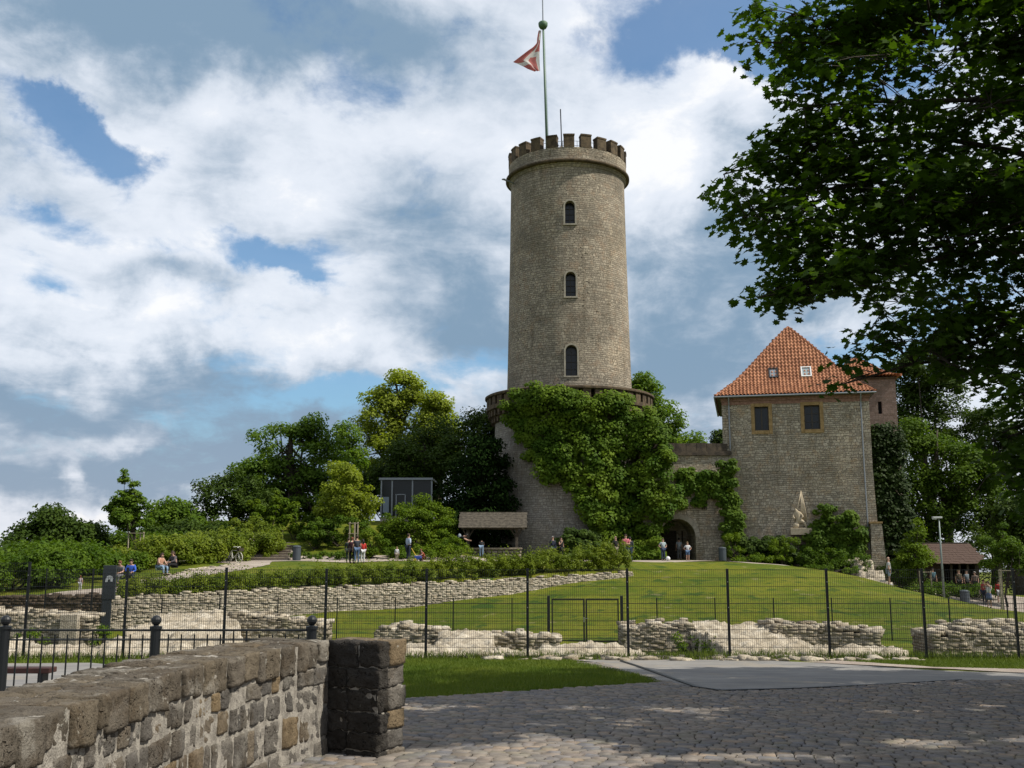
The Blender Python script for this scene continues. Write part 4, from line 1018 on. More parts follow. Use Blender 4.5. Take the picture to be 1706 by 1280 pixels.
groundbush(1262, 76.8, 4.5, .55, 'low ground cover strip at the edge of the lawn by the house', M_bushL, 3000, .12, 'ground cover', 'ground_cover', nc=40, cr=.25)
groundbush(1380, 74.2, 6.0, .5, 'weedy ground cover above the right lawn edge', M_leafmid, 3500, .12, 'ground cover', 'ground_cover', nc=40, cr=.25)

# ------------------------------------------------------------------ rubble: ruins, retaining wall, boulders
def rubble_wall(name, label, pts, th, mat, core, sw=.22, sh=.09, seed=3, cat='wall', zb=None, n=2, rough=.07, jag=.10, topsl=True, back=False, group=None, roundn=.16, cap=None):
    """pts: list of (x, y, ztop, zbase) along the front face; th: thickness to the left-hand/back side"""
    rr = random.Random(seed); o = empty(name, (0, 0, 0), label=label, cat=cat, group=group)
    C = []; Z = []; RZ = []; CT = []; ZT_ = []; RT = []; cb = MB()
    for a, b in zip(pts, pts[1:]):
        A, B = Vector(a[:2]), Vector(b[:2]); d = (B-A); L = d.length; d.normalize(); nrm = Vector((-d.y, d.x)); ang = math.atan2(d.y, d.x)
        def top(s): return a[2]+(b[2]-a[2])*s/L
        def bot(s): return a[3]+(b[3]-a[3])*s/L
        zmin = min(a[3], b[3]); zmax = max(a[2], b[2]); z = zmin
        sides = [(.0, 0)]+([(th, 1)] if back else [])
        while z < zmax:
            h = sh*rr.uniform(.75, 1.3); 
            for off, bk_ in sides:
                s_ = -rr.random()*sw*.5
                while s_ < L:
                    w = sw*rr.uniform(.5, 1.6); c = s_+w/2
                    jg = jag*noise.noise((c*1.7, z*0+seed, 0))*2
                    if z+h*.5 < top(max(0, min(L, c)))+jg and z+h > bot(max(0, min(L, c))) and c < L+.1:
                        q = A+d*c+nrm*(off+(.163 if not bk_ else -.163)+rr.uniform(-.014, .016)); C.append((q.x, q.y, z+h/2+rr.uniform(-.012, .012))); Z.append((w-.008, .34, h*rr.uniform(.82, 1.12))); RZ.append(ang+rr.gauss(0, .03))
                    s_ += w
            # ends
            for s_ in (0, L):
                t = .3
                while t < th-.1:
                    w = sw*rr.uniform(.6, 1.2)
                    if z+h*.5 < top(s_): q = A+d*(s_+(.150 if s_ == 0 else -.150))+nrm*t; C.append((q.x, q.y, z+h/2)); Z.append((.34, w, h-.012)); RZ.append(ang)
                    t += w
            z += h
        if topsl:
            s_ = 0
            while s_ < L:
                w = sw*rr.uniform(.9, 1.6); t = 0.05; 
                while t < th:
                    dp = min(rr.uniform(.3, .6), th-t+.1); c = s_+w/2+rr.uniform(-.05, .05)
                    jg = jag*noise.noise((c*1.7, t*1.3+seed, 4))*2
                    q = A+d*min(c, L)+nrm*(t+dp/2); CT.append((q.x, q.y, top(min(c, L))+jg-.01+rr.uniform(-.03, .03))); ZT_.append((w+.03, dp+.03, sh*1.5)); RT.append(ang+rr.gauss(0, .2)); t += dp
                s_ += w
        n1_ = Vector((nrm.x, nrm.y, 0)); p0, p1 = Vector((*A, 0))+n1_*.0, Vector((*B, 0))+n1_*.0; q0, q1 = p0+n1_*(th-.1), p1+n1_*(th-.1)
        vs = [(*p.xy, z_) for p, z_ in ((p0, a[3]-.4), (p1, b[3]-.4), (q1, b[3]-.4), (q0, a[3]-.4), (p0, a[2]-.1), (p1, b[2]-.1), (q1, b[2]-.1), (q0, a[2]-.1))]
        cb.add(vs, [(3, 2, 1, 0), (4, 5, 6, 7), (0, 1, 5, 4), (1, 2, 6, 5), (2, 3, 7, 6), (3, 0, 4, 7)])
    V, F, r = stones(np.array(C), np.array(Z), np.array(RZ), 1, roundn, .045, .02, seed)
    link('stonework', np_mesh('stonework', V, F, r, smooth=False), mat, o)
    cb.build('core', core, o)
    if topsl:
        V, F, r = stones(np.array(CT), np.array(ZT_), np.array(RT), 2, .12, .11, .04, seed+50); link('capping', np_mesh('capping', V, F, r), M_rubble if cap is None else cap, o)
    return o
def rp(px, d, v): return P(px, v, d)
# pale retaining wall below the hedge
pts = []
for px, vt in ((176, 1000), (300, 992), (450, 985), (640, 977), (800, 970), (950, 962), (1052, 955)):
    f = lambda y: X(px, y, 0)
    y = 50
    for _ in range(20): y = yw(X(px, y, 0))
    q = P(px, vt, y); pts.append((q.x, q.y, q.z, H(q.x, y-.2, False)-.15))
rubble_wall('retaining_wall', 'long pale dry-laid limestone wall holding up the hedge terrace', pts, .55, M_retain, M_core, .24, .085, 5, cap=M_retain)
# stones at its right end
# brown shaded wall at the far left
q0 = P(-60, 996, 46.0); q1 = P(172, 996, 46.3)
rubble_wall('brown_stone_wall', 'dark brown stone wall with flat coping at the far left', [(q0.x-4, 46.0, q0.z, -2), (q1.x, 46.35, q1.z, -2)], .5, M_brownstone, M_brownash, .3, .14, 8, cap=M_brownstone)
# excavated castle ruins
def ruin(label, segs, th, seed, **k): return rubble_wall('ruin_wall', label, [(P(px, v, d).x, d, P(px, v, d).z-.09, min(P(px, v, d).z-.3, H(P(px, v, d).x, d)-.2)) for px, v, d in segs], th, M_ruinface, M_core, seed=seed, cat='ruin', back=False, group='excavated ruins behind the fence', **k)
def mound(name, label, poly, hts, seed, cell=.30, slab=.13, mat=None, group='excavated ruins behind the fence', cat='ruin', zb=None):
    """broken masonry mass: stones stacked to a stepped surface; hts: (x,y,z) height controls"""
    rr = random.Random(seed); pl = [(p[0], p[1]) for p in poly]; x0, x1 = min(p[0] for p in pl), max(p[0] for p in pl); y0, y1 = min(p[1] for p in pl), max(p[1] for p in pl)
    def h(x, y):
        W_ = 0; Z_ = 0
        for a, b, c in hts: w = 1/(((x-a)**2+(y-b)**2)+.05)**1.5; W_ += w; Z_ += w*c
        return Z_/W_+.16*noise.noise((x*1.1, y*1.1, seed))+.08*noise.noise((x*3, y*3, seed))
    cs = .085; nx, ny = int((x1-x0)/cs)+3, int((y1-y0)/cs)+3; sd = Vector((seed*1.7, seed*.9, seed))
    Hh = np.zeros((nx, ny)); In = np.zeros((nx, ny), bool); V = np.zeros((nx, ny, 3))
    for i in range(nx):
        for j in range(ny):
            x, y = x0+(i-1)*cs, y0+(j-1)*cs
            wx_ = x+.30*noise.noise(Vector((x*1.6, y*1.6, 1))+sd); wy_ = y+.30*noise.noise(Vector((x*1.6, y*1.6, 8))+sd)
            V[i, j] = (x+.03*noise.noise(Vector((x*9, y*9, 2))), y+.03*noise.noise(Vector((x*9, y*9, 5))), 0); g = H(x, y)-.12
            if inside(pl, wx_, wy_):
                t = h(wx_, wy_)+.10*noise.noise(Vector((x*.9, y*2.4, 3))+sd); st = slab*1.25
                q = math.floor(t/st)*st+st*min(1, max(0, ((t/st)%1-.72)/.28)); f = noise.fractal(Vector((x*3.2, y*3.2, 1))+sd, 1.0, 2.0, 4)
                V[i, j, 2] = max(g, .72*q+.28*t+.10*f+.05*noise.noise(Vector((x*12, y*12, 1)))); In[i, j] = True
            else: V[i, j, 2] = g-.1
    F = []
    for i in range(nx-1):
        for j in range(ny-1):
            if In[i, j] or In[i+1, j] or In[i, j+1] or In[i+1, j+1]: k = i*ny+j; F.append((k, k+ny, k+ny+1, k+1))
    F = np.array(F); o = link(name, np_mesh(name, V.reshape(-1, 3), F, rng.random(len(F))*.0+np.array([.5+.5*noise.noise(Vector(V.reshape(-1, 3)[f[0]])*2.2) for f in F])), mat or M_rubble); return tag(o, label, cat, group)
def mpoly(pts): return [(X(px, d, -1), d) for px, d in pts]
def mh(pts): return [(P(px, v, d).x, d, P(px, v, d).z) for px, v, d in pts]
ruin('leftmost low ruined wall with a dressed stone corner', [(-40, 1016, 37.5), (60, 1021, 37.5), (142, 1024, 37.5)], 1.4, 11)
q = P(112, 1048, 37.2); m = MB(); m.box((q.x, 37.5, -1.1), (.62, .5, 1.35)); tag(m.build('corner_block', M_core, bevel=.03), 'tall dressed pale block in the face of the leftmost ruin', 'stone block')
mound('ruin_mass', 'broad white sloping ruin left of centre behind the fence', mpoly([(150, 28.6), (395, 28.6), (400, 31), (395, 38.5), (270, 38.5), (230, 35), (185, 31)]),
      mh([(160, 1088, 28.8), (250, 1085, 28.8), (390, 1082, 28.8), (270, 1040, 35), (330, 1022, 38), (395, 1021, 38), (300, 1055, 32), (385, 1050, 32), (210, 1068, 31)]), 21)
mound('ruin_footing', 'low pale foundation strip at the far left behind the fence', mpoly([(-30, 29), (160, 28.6), (200, 31.2), (130, 31), (70, 31), (-30, 32.5)]),
      mh([(0, 1068, 31), (60, 1078, 30), (140, 1082, 30), (0, 1085, 29), (180, 1076, 31)]), 22)
ruin('ruined wall stepping down behind the ball-topped post', [(385, 1021, 35.5), (450, 1027, 35.5), (485, 1033, 35.5), (540, 1040, 35.5)], 1.6, 12)
ruin('ruined wall stub with grey front just right of the foreground pier', [(628, 1044, 34), (690, 1043, 34), (738, 1052, 34)], 1.5, 13)
mound('ruin_mass', 'white sloping ruin between two wall stubs right of the foreground pier', mpoly([(655, 27.2), (830, 27.0), (822, 34.8), (738, 35.2), (725, 31.5), (660, 29.5)]),
      mh([(665, 1086, 28), (740, 1082, 28), (825, 1090, 27.5), (745, 1055, 34), (820, 1054, 34), (700, 1074, 30.5), (780, 1062, 31.5)]), 23)
ruin('low ruined wall reaching the left gate post', [(815, 1056, 33), (870, 1057, 33), (928, 1063, 33)], 1.4, 14)
mound('ruin_footing', 'pale rubble strip in front of the mesh gate', mpoly([(828, 26.6), (1000, 25.9), (1090, 25.9), (1060, 28.4), (985, 29.5), (900, 28.6), (825, 28.2)]),
      mh([(840, 1091, 27), (930, 1083, 28), (980, 1076, 28.8), (1050, 1089, 27), (1000, 1092, 26.2), (900, 1092, 27)]), 24, cell=.26, slab=.10)
ruin('long ruined wall face right of the gate', [(1040, 1044, 32.5), (1090, 1041, 32.5), (1152, 1039, 32.5)], 1.8, 15)
mound('ruin_mass', 'large white sloping ruin in the middle of the right lawn', mpoly([(1152, 32.2), (1200, 29.5), (1215, 27.4), (1390, 27.0), (1400, 29), (1300, 31), (1300, 34.5), (1152, 34.5)]),
      mh([(1160, 1040, 33), (1240, 1042, 33.5), (1300, 1038, 34), (1205, 1060, 31), (1225, 1088, 28), (1290, 1078, 29), (1300, 1060, 31.5), (1390, 1090, 27.5), (1340, 1086, 28.2)]), 25)
ruin('long ruined wall with rough broken face on the right', [(1290, 1040, 32), (1370, 1042, 32), (1462, 1049, 31.5)], 1.9, 16)
mound('ruin_footing', 'flat pale footing in front of the right ruined wall', mpoly([(1380, 27.2), (1500, 27.4), (1520, 29.4), (1400, 30)]), mh([(1400, 1088, 28), (1500, 1085, 28.5), (1440, 1080, 29.5)]), 26, slab=.1)
ruin('ruined wall at the right edge of the view', [(1556, 1055, 31), (1600, 1050, 31), (1720, 1052, 31)], 1.8, 17)
ruin('low ruin behind the one at the right edge', [(1588, 1040, 37), (1640, 1037, 37), (1720, 1040, 37)], 1.4, 18)
mound('rock_pile', 'heap of pale rocks at the foot of the house buttress', [(on(1432, 73).x, 72), (on(1475, 73).x, 71.5), (on(1470, 73).x, 76.5), (on(1440, 73).x, 77)],
      [(on(1445, 76).x, 76, on(1445, 76).z+1.7), (on(1455, 74).x, 74, on(1455, 74).z+1.0), (on(1470, 72).x, 72, on(1470, 72).z+.25), (on(1435, 73).x, 73, on(1435, 73).z+.2)], 27, .35, .2, group=None, cat='rocks')
# loose slabs along the fence line
def scatter(name, label, poly, n, sz, mat, seed, cat='stones'):
    rr = random.Random(seed); C = []; Z = []; RZ = []; pl = [(p[0], p[1]) for p in poly]; xs = [p[0] for p in pl]; ys = [p[1] for p in pl]
    while len(C) < n:
        x, y = rr.uniform(min(xs), max(xs)), rr.uniform(min(ys), max(ys))
        if inside(pl, x, y): s_ = sz*rr.uniform(.4, 1.5); C.append((x, y, H(x, y)+s_*.12)); Z.append((s_*rr.uniform(1, 1.8), s_, s_*.4)); RZ.append(rr.random()*3)
    V, F, r = stones(np.array(C), np.array(Z), np.array(RZ), 2, .25, .1, .08, seed); tag(link(name, np_mesh(name, V, F, r), mat), label, cat, kind='stuff')
scatter('loose_rubble', 'loose pale stones along the fence line', [(-1, 24.9), (9.5, 24.6), (9.5, 26.4), (-1, 26.6)], 170, .22, M_rubble, 31)
scatter('path_curb_stones', 'flat pale stones edging the gravel walk', [(p.x, p.y) for p in lp_out[::-1][:0]]+[(lp_out[0].x-.2, lp_out[0].y), (lp_out[2].x-.3, lp_out[2].y), (lp_out[4].x-.3, lp_out[4].y), (lp_out[4].x+.3, lp_out[4].y), (lp_out[2].x+.25, lp_out[2].y), (lp_out[0].x+.3, lp_out[0].y)], 80, .17, M_retain, 32)

# ------------------------------------------------------------------ foreground wall of rough squared stones
def fore_wall():
    o = empty('foreground_wall', (0, 0, 0), label='thick rough grey stone wall in the left foreground ending in a squared pier', cat='wall')
    line = [Vector(p) for p in ((-2.35, 1.2), (-2.22, 2.8), (-2.13, 4.5), (-2.1, 6.76), (-1.85, 8.2), (-1.56, 9.12))]
    cum = [0]
    for a, b in zip(line, line[1:]): cum.append(cum[-1]+(b-a).length)
    LL = cum[-1]
    def at(s):
        s = max(0, min(LL, s)); i = max(k for k in range(len(cum)-1) if cum[k] <= s+1e-9); t = (s-cum[i])/(cum[i+1]-cum[i])
        k = len(line); p0, p1, p2, p3 = line[max(i-1, 0)], line[i], line[i+1], line[min(i+2, k-1)]
        p = .5*((2*p1)+(-p0+p2)*t+(2*p0-5*p1+4*p2-p3)*t*t+(-p0+3*p1-3*p2+p3)*t**3)
        d = (line[i+1]-line[i]).normalized(); d2 = (line[min(i+2, k-1)]-line[min(i+1, k-2)]).normalized(); d1 = (line[i]-line[max(i-1, 0)]).normalized() if i else d
        d = (d1.lerp(d, min(1, t+.5)) if t < .5 else d.lerp(d2, t-.5)).normalized(); return p, d
    rr = random.Random(4); TOP = .93; TH = .62; Cc = []; Zc = []; Rc = []; C = []; Z = []; RZ = []
    # capstones across the top: upright blocks of varied width
    s_ = .0
    while s_ < LL-.1:
        w = rr.uniform(.11, .28)
        if s_+w > LL-.08: w = LL-s_-.01
        p, d = at(s_+w/2); n = Vector((-d.y, d.x)); h = rr.uniform(.17, .24); q = 0; first = True
        for frac in ((.0, rr.uniform(.36, .6)), (None, 1.0)):
            f0 = frac[0] if frac[0] is not None else last; f1 = frac[1]; last = f1
            c = p+n*(TH*(f0+f1)/2-.01+(rr.uniform(-.022, .015) if f0 == 0 else 0)); z = TOP-h/2+rr.uniform(-.008, .008)
            Cc.append((c.x, c.y, z)); Zc.append((w-.006, TH*(f1-f0)+.01, h)); Rc.append(math.atan2(d.y, d.x)+rr.gauss(0, .03))
        s_ += w
    # face courses
    z = TOP-.2
    while z > -.75:
        h = rr.choice([.15, .19, .23, .26]); s_ = -rr.random()*.1
        while s_ < LL-.02:
            w = rr.uniform(.10, .28)
            if s_+w > LL-.06: w = LL-s_
            p, d = at(s_+w/2); n = Vector((-d.y, d.x)); hh = h*rr.uniform(.84, 1.0)
            c = p+n*(.13+rr.uniform(-.010, .010)); C.append((c.x, c.y, z-h/2+rr.uniform(-.012, .012))); Z.append((w-rr.uniform(.006, .03), .26, hh-.008)); RZ.append(math.atan2(d.y, d.x)+rr.gauss(0, .02))
            c = p+n*(TH-.1); C.append((c.x, c.y, z-h/2)); Z.append((w-.02, .24, hh-.02)); RZ.append(math.atan2(d.y, d.x))
            s_ += w
        z -= h
    # pier at the end: face looks back along the wall, flank looks right
    pa = Vector((-1.60, 9.14)); e1 = Vector((.90, -.44)).normalized(); e2 = Vector((.44, .90)).normalized(); ang = math.atan2(e1.y, e1.x); W_, D_ = .50, .52
    z = TOP+.0; CP, ZP, RP = [], [], []
    while z > -.8:
        h = rr.uniform(.15, .22); off = 0
        x = 0
        for w in ((.23, .33) if int(z*50) % 2 else (.34, .22)):
            for k, dp in ((0, .14), (1, .27)):
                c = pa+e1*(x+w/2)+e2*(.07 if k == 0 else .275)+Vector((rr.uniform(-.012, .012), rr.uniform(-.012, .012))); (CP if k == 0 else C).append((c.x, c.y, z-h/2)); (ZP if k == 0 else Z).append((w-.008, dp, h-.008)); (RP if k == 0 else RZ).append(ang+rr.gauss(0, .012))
            x += w
        z -= h
    V, F, r = stones(np.array(C), np.array(Z), np.array(RZ), 7, .055, .010, .015, 9)
    V += np.array([noise.noise_vector(Vector(v)*9)*.008+noise.noise_vector(Vector(v)*24)*.009+noise.noise_vector(Vector(v)*60)*.005 for v in V])
    link('stonework', np_mesh('stonework', V, F, r, smooth=True), M_wallstone, o)
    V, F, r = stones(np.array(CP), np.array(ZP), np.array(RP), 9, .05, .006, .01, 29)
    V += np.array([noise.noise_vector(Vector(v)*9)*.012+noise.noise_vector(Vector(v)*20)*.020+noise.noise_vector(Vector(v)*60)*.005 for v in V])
    tag(link('pier_face', np_mesh('pier_face', V, F, r, smooth=True), M_piershade, o), 'pier front stones with shade put into their colour')
    V, F, r = stones(np.array(Cc), np.array(Zc), np.array(Rc), 8, .065, .009, .012, 19)
    V += np.array([noise.noise_vector(Vector(v)*7)*.010+noise.noise_vector(Vector(v)*22)*.011+noise.noise_vector(Vector(v)*60)*.005 for v in V])
    link('capstones', np_mesh('capstones', V, F, r, smooth=True), M_capstone, o)
    # mortar body just behind the stone faces
    mb = MB(); N = 60; ring = []
    for i in range(N+1):
        p, d = at(LL*i/N); n = Vector((-d.y, d.x)); a, b = p+n*.008, p+n*(TH-.03); ring.append([(a.x, a.y, -.9), (a.x, a.y, TOP-.012), (b.x, b.y, TOP-.012), (b.x, b.y, -.9)])
    vs = [v for q in ring for v in q]; fs = [(i*4+j, (i+1)*4+j, (i+1)*4+(j+1) % 4, i*4+(j+1) % 4) for i in range(N) for j in range(4)]+[(0, 1, 2, 3), tuple(N*4+k for k in (3, 2, 1, 0))]
    mb.add(vs, fs); c = pa+e1*.275+e2*.205; mb.box((c.x, c.y, -.01), (.52, .375, 1.82), ang)
    mo_ = mb.mesh('mortar'); bm = bmesh.new(); bm.from_mesh(mo_); bmesh.ops.subdivide_edges(bm, edges=bm.edges, cuts=12, use_grid_fill=True)
    for v in bm.verts: v.co += noise.noise_vector(v.co*12)*.012+noise.noise_vector(v.co*40)*.006
    bm.to_mesh(mo_); bm.free(); link('mortar', mo_, M_mortar, o)
fore_wall()

# ------------------------------------------------------------------ fences
def mesh_panel(parent, x0, x1, y, zb, h, pitch=.05, wire=.0055, dbl=True, M_=M_iron, dz=0):
    mb = MB(); k = int(round((x1-x0)/pitch))
    for i in range(1, k): x = x0+(x1-x0)*i/k; mb.box((x, y, zb+h/2), (wire, wire, h))
    nz = int(round(h/.2))
    for j in range(nz+1):
        z = zb+h*j/nz-(.015 if j == nz else 0)
        for s_ in ((-.009, .009) if dbl else (0,)): mb.box(((x0+x1)/2, y+s_, z), (x1-x0, .007, .009))
    return mb.build('mesh_panel', M_, parent)
FY = 25.4; fence = empty('mesh_fence', (0, FY, 0), label='tall anthracite double-wire mesh fence spanning the whole view in front of the ruins', cat='fence')
posts = [43, 208, 374, 542, 710, 879, 1046, 1214, 1380, 1540, 1693]
fx_ = [X(p, FY, .3) for p in posts]; fx_ = [fx_[0]-2.46]+fx_+[fx_[-1]+2.46]
for i, x in enumerate(fx_):
    zb = H(x, FY)-.1; zt = 1.30+(.16 if i <= 1 else .03*(i in (2, 3)))
    mb = MB(); mb.box((x, .03, (zb+zt)/2), (.062, .045, zt-zb)); mb.box((x, .03, zt+.006), (.068, .05, .012)); p_ = mb.build('post', M_iron, fence, bevel=.004)
    mb = MB()
    mb.box((x, -.0, zt-.3), (.02, .02, .02)); mb.build('clip', M_steel, p_)
    mb = MB(); mb.box((x, -.0, zt-.9), (.02, .02, .02)); mb.build('clip', M_steel, p_)
for i in range(len(fx_)-1):
    zt = 1.30+(.16 if i < 1 else 0.0); mesh_panel(fence, fx_[i]+.03, fx_[i+1]-.03, -.012, zt-2.03, 2.03)
# rear fence with the double gate
FY2 = 44.0; fz = .02
f2 = empty('mesh_fence', (0, FY2, 0), label='second lower mesh fence behind the ruins with shorter posts', cat='fence')
po = [72, 150, 268, 365, 462, 561, 658, 755, 853]; pr = [1095, 1192, 1290, 1387, 1485, 1583, 1680, 1778]
def rear(px): return X(px, FY2, -1)
tops = lambda px: P(px, 997, FY2).z
for lst in (po+[914], [1036]+pr):
    for px in lst:
        x = rear(px); zt = tops(px); zb = H(x, FY2)-.1; w = .05
        if px < 200: zt = P(px, 948, FY2).z; 
        if px in (914, 1036): continue
        mb = MB(); mb.box((x, .03, (zb+zt)/2), (w, w*.7, zt-zb)); mb.build('post', M_iron, f2)
    for a, b in zip(lst, lst[1:]):
        zt = tops(a); hh = 1.83
        if a < 200: zt = P(a, 955, FY2).z
        mesh_panel(f2, rear(a)+.03, rear(b)-.03, -.01, zt-hh-.02, hh, wire=.005)
gt = empty('double_gate', (0, FY2, 0), label='closed double mesh gate standing in the rear fence', cat='gate')
gx = [rear(914), rear(1036)]; zt = tops(950); zb = P(950, 1074, FY2).z
for x in gx: mb = MB(); mb.box((x, 0, (zt+zb)/2+.02), (.12, .12, zt-zb+.12)); mb.build('gate_post', M_iron, gt, bevel=.01)
gm = (gx[0]+gx[1])/2
for a, b in ((gx[0]+.12, gm-.02), (gm+.02, gx[1]-.12)):
    mb = MB(); t = .06; za, zc_ = zb+.08, zt-.03
    mb.box((a+t/2, 0, (za+zc_)/2), (t, .05, zc_-za)); mb.box((b-t/2, 0, (za+zc_)/2), (t, .05, zc_-za)); mb.box(((a+b)/2, 0, zc_-t/2), (b-a-2*t, .05, t)); mb.box(((a+b)/2, 0, za+t/2), (b-a-2*t, .05, t))
    lf = mb.build('gate_leaf', M_iron, gt); mesh_panel(lf, a+t, b-t, 0, za+t, zc_-za-2*t, wire=.005)
mb = MB(); mb.box((gm-.05, -.06, (zt+zb)/2+.05), (.06, .06, .2)); mb.bar((gm-.05, -.09, (zt+zb)/2+.1), (gm+.12, -.09, (zt+zb)/2+.1), .025); mb.build('lock', M_steel, gt)
# low iron railing with ball-topped posts, left foreground
RY = 12.0; rl = empty('iron_railing', (0, RY, 0), label='low dark iron railing with ball-topped posts behind the foreground wall', cat='railing')
rpx = [-255, 5, 257, 518]; rx = [X(p, RY, .5) for p in rpx]
for x in rx:
    mb = MB(); zt = P(257, 1046, RY).z; mb.lathe([(.055, -.3), (.055, zt-.02), (.068, zt-.02), (.068, zt+.01), (.03, zt+.015), (.025, zt+.03)], c=(x, 0, 0), sides=14); mb.ball((x, 0, zt+.075), .058, seg=14); mb.build('post', M_iron, rl, smooth=False)
z1, z2 = P(257, 1051, RY).z, P(257, 1067, RY).z
for a, b in zip(rx, rx[1:]):
    mb = MB(); mb.box(((a+b)/2, 0, z1), (b-a-.1, .03, .022)); mb.box(((a+b)/2, 0, z2), (b-a-.1, .03, .016)); mb.box(((a+b)/2, 0, .02), (b-a-.1, .03, .02))
    n = 12
    for k in range(1, n): x = a+(b-a)*k/n; tt = z1 if k in (6, 7) else z2+.06; mb.box((x, 0, (tt+.02)/2), (.014, .014, tt-.02))
    mb.build('railing_section', M_iron, rl)
bm_ = empty('low_bench', (X(20, 16.5, .1), 16.5, H(-8, 16.5)), label='low dark red beam seat on short legs behind the iron railing', cat='bench')
mb = MB(); mb.box((-.3, 0, .27), (1.9, .28, .08)); mb.build('seat', mottled('rust_red_paint', (.035, .012, .010), (.06, .022, .016), 5, .7), bm_, bevel=.01)
for sx in (-1.1, .5): mb = MB(); mb.box((sx, 0, .11), (.08, .2, .24)); mb.build('leg', M_iron, bm_)
# sign stele
st = P(184, 943, 45.7); sb = empty('sign_stele', (st.x, 45.7, 0), label='tall dark grey sign slab with a white emblem at the end of the retaining wall', cat='sign')
mb = MB(); hh = st.z; mb.box((0, 0, hh-.72), (.56, .12, 1.44)); mb.box((-.06, .01, (hh-1.44-2)/2), (.40, .1, hh-1.44+2)); mb.build('slab', flat('stele_grey', (.035, .042, .05), .5), sb, bevel=.01)
mb = MB(); ez = P(184, 966, 45.7).z
mb.prism([(.16*math.cos(a)+.02, ez+.16*math.sin(a)) for a in np.linspace(0.1, PI, 10)]+[(-.16, ez-.12), (-.07, ez-.12), (-.05, ez-.02), (.05, ez+.0), (.06, ez-.1), (.15, ez-.1)], -.066, -.061); mb.build('emblem', flat('emblem_white', (.55, .57, .6), .5), sb)

# ------------------------------------------------------------------ hedges
def hedge(name, label, line, hfun, dep, n, leaf, mat, lump=.35, spike=.5, cat='hedge', seed=0, tm=LEAF4):
    """line: (x,y) centre line; leaves fill a band of width dep and height hfun(s) with shoots standing out of its top"""
    L = [Vector(p) for p in line]; cum = [0]
    for a, b in zip(L, L[1:]): cum.append(cum[-1]+(b-a).length)
    o = empty(name, (0, 0, 0), label=label, cat=cat); C = []; Nn = []; RV = []; nl = int(cum[-1]/lump*9)
    lumps = []
    for k in range(nl):
        s_ = random.random()*cum[-1]; i = max(j for j in range(len(cum)-1) if cum[j] <= s_); t = (s_-cum[i])/(cum[i+1]-cum[i]); p = L[i].lerp(L[i+1], t)
        d = (L[i+1]-L[i]).normalized(); nn = Vector((-d.y, d.x)); h = hfun(s_/cum[-1])*random.uniform(.75, 1.1)*(1+.18*noise.noise((s_*.7, seed, 0)))
        q = random.uniform(-.5, .5); zt = h*(1-1.2*abs(q)**2.2); zz = zt*random.uniform(.06, 1)**.75; pp = p+nn*q*dep; lumps.append((pp.x, pp.y, H(pp.x, pp.y)+zz, lump*random.uniform(.6, 1.3), random.random(), zz/max(zt, .1)))
    Lm = np.array(lumps); w = Lm[:, 3]**2; idx = rng.choice(len(Lm), n, p=w/w.sum()); B = Lm[idx]
    dr = rng.normal(size=(n, 3)); dr /= np.linalg.norm(dr, axis=1)[:, None]; r_ = B[:, 3]*rng.random(n)**.45
    C = B[:, :3]+dr*r_[:, None]*np.array([1, 1, .8]); sp = (rng.random(n) < .10)*spike*rng.random(n)*(B[:, 5] > .6); C[:, 2] += sp
    N_ = dr*.8+np.array([0, -.2, .6])+rng.normal(size=(n, 3))*.35
    link('foliage', leaves_mesh('foliage', C, N_, leaf*rng.uniform(.7, 1.3, n), tm, np.clip(.55*B[:, 4]+.45*rng.random(n), 0, 1)), mat, o)
    mb = MB()
    for k in range(int(cum[-1]*.6)):
        q = Lm[rng.integers(len(Lm))]; mb.tube([(q[0], q[1], H(q[0], q[1])-.05), (q[0]+.05, q[1], q[2])], [.02, .008], 4)
    mb.build('stem', M_bark, o); return o
hl = [(x, yw(x)+1.15) for x in np.linspace(-17.6, 6.9, 14)]
hedge('terrace_hedge', 'long loose green hedge along the top of the pale retaining wall', hl, lambda s: .60+.75*s+.15*(s > .85), 1.5, 85000, .10, M_hedge, .26, .5, seed=3)
bank = [on(188, 60), on(250, 62), on(320, 65), on(400, 70.5), on(425, 74)]
hedge('bank_hedge', 'broad bright green hedge on the bank behind the seated people', [(p.x, p.y+1.6) for p in bank], lambda s: 1.45+.75*s, 3.2, 42000, .17, M_hedge, .5, .3, seed=9)

# ------------------------------------------------------------------ trees
def E(px, v, d, rpx, rv, ry=None, base=None):
    """crown ellipsoid seen at a pixel: centre and radii from its size in the photograph"""
    p = P(px, v, d); k = d/FPX; rx = rpx*k; rz = rv*k; return (p.x-base.x, p.y-base.y, p.z-base.z, rx, ry or rx*.9, rz)
def T(name, label, px, d, bl, nleaf, leaf, mat, **k):
    b = on(px, d); return tree(name, label, b, [E(a, v, d+dd, rx, rv, base=b) for a, v, dd, rx, rv in bl], nleaf, leaf, mat, **k)
T('oak_tree', 'broad dark green oak with gaps in its crown left of the pale tall tree', 490, 92, [(485, 760, 0, 70, 62), (430, 800, -2, 40, 48), (540, 775, 0, 40, 55), (470, 840, 0, 75, 40), (398, 850, 0, 24, 26), (520, 720, 0, 30, 24), (545, 850, -1, 45, 35), (402, 782, 0, 20, 10)], 26000, .30, M_leafoak, r0=.55, nc=150, cr=1.15, limbs=45)
T('slender_tree', 'thin sparse tree between the oak and the pale tall tree', 578, 99, [(575, 725, 0, 24, 26), (585, 775, 0, 28, 40)], 3800, .3, M_leafoak, r0=.25, nc=36, cr=.9, limbs=20)
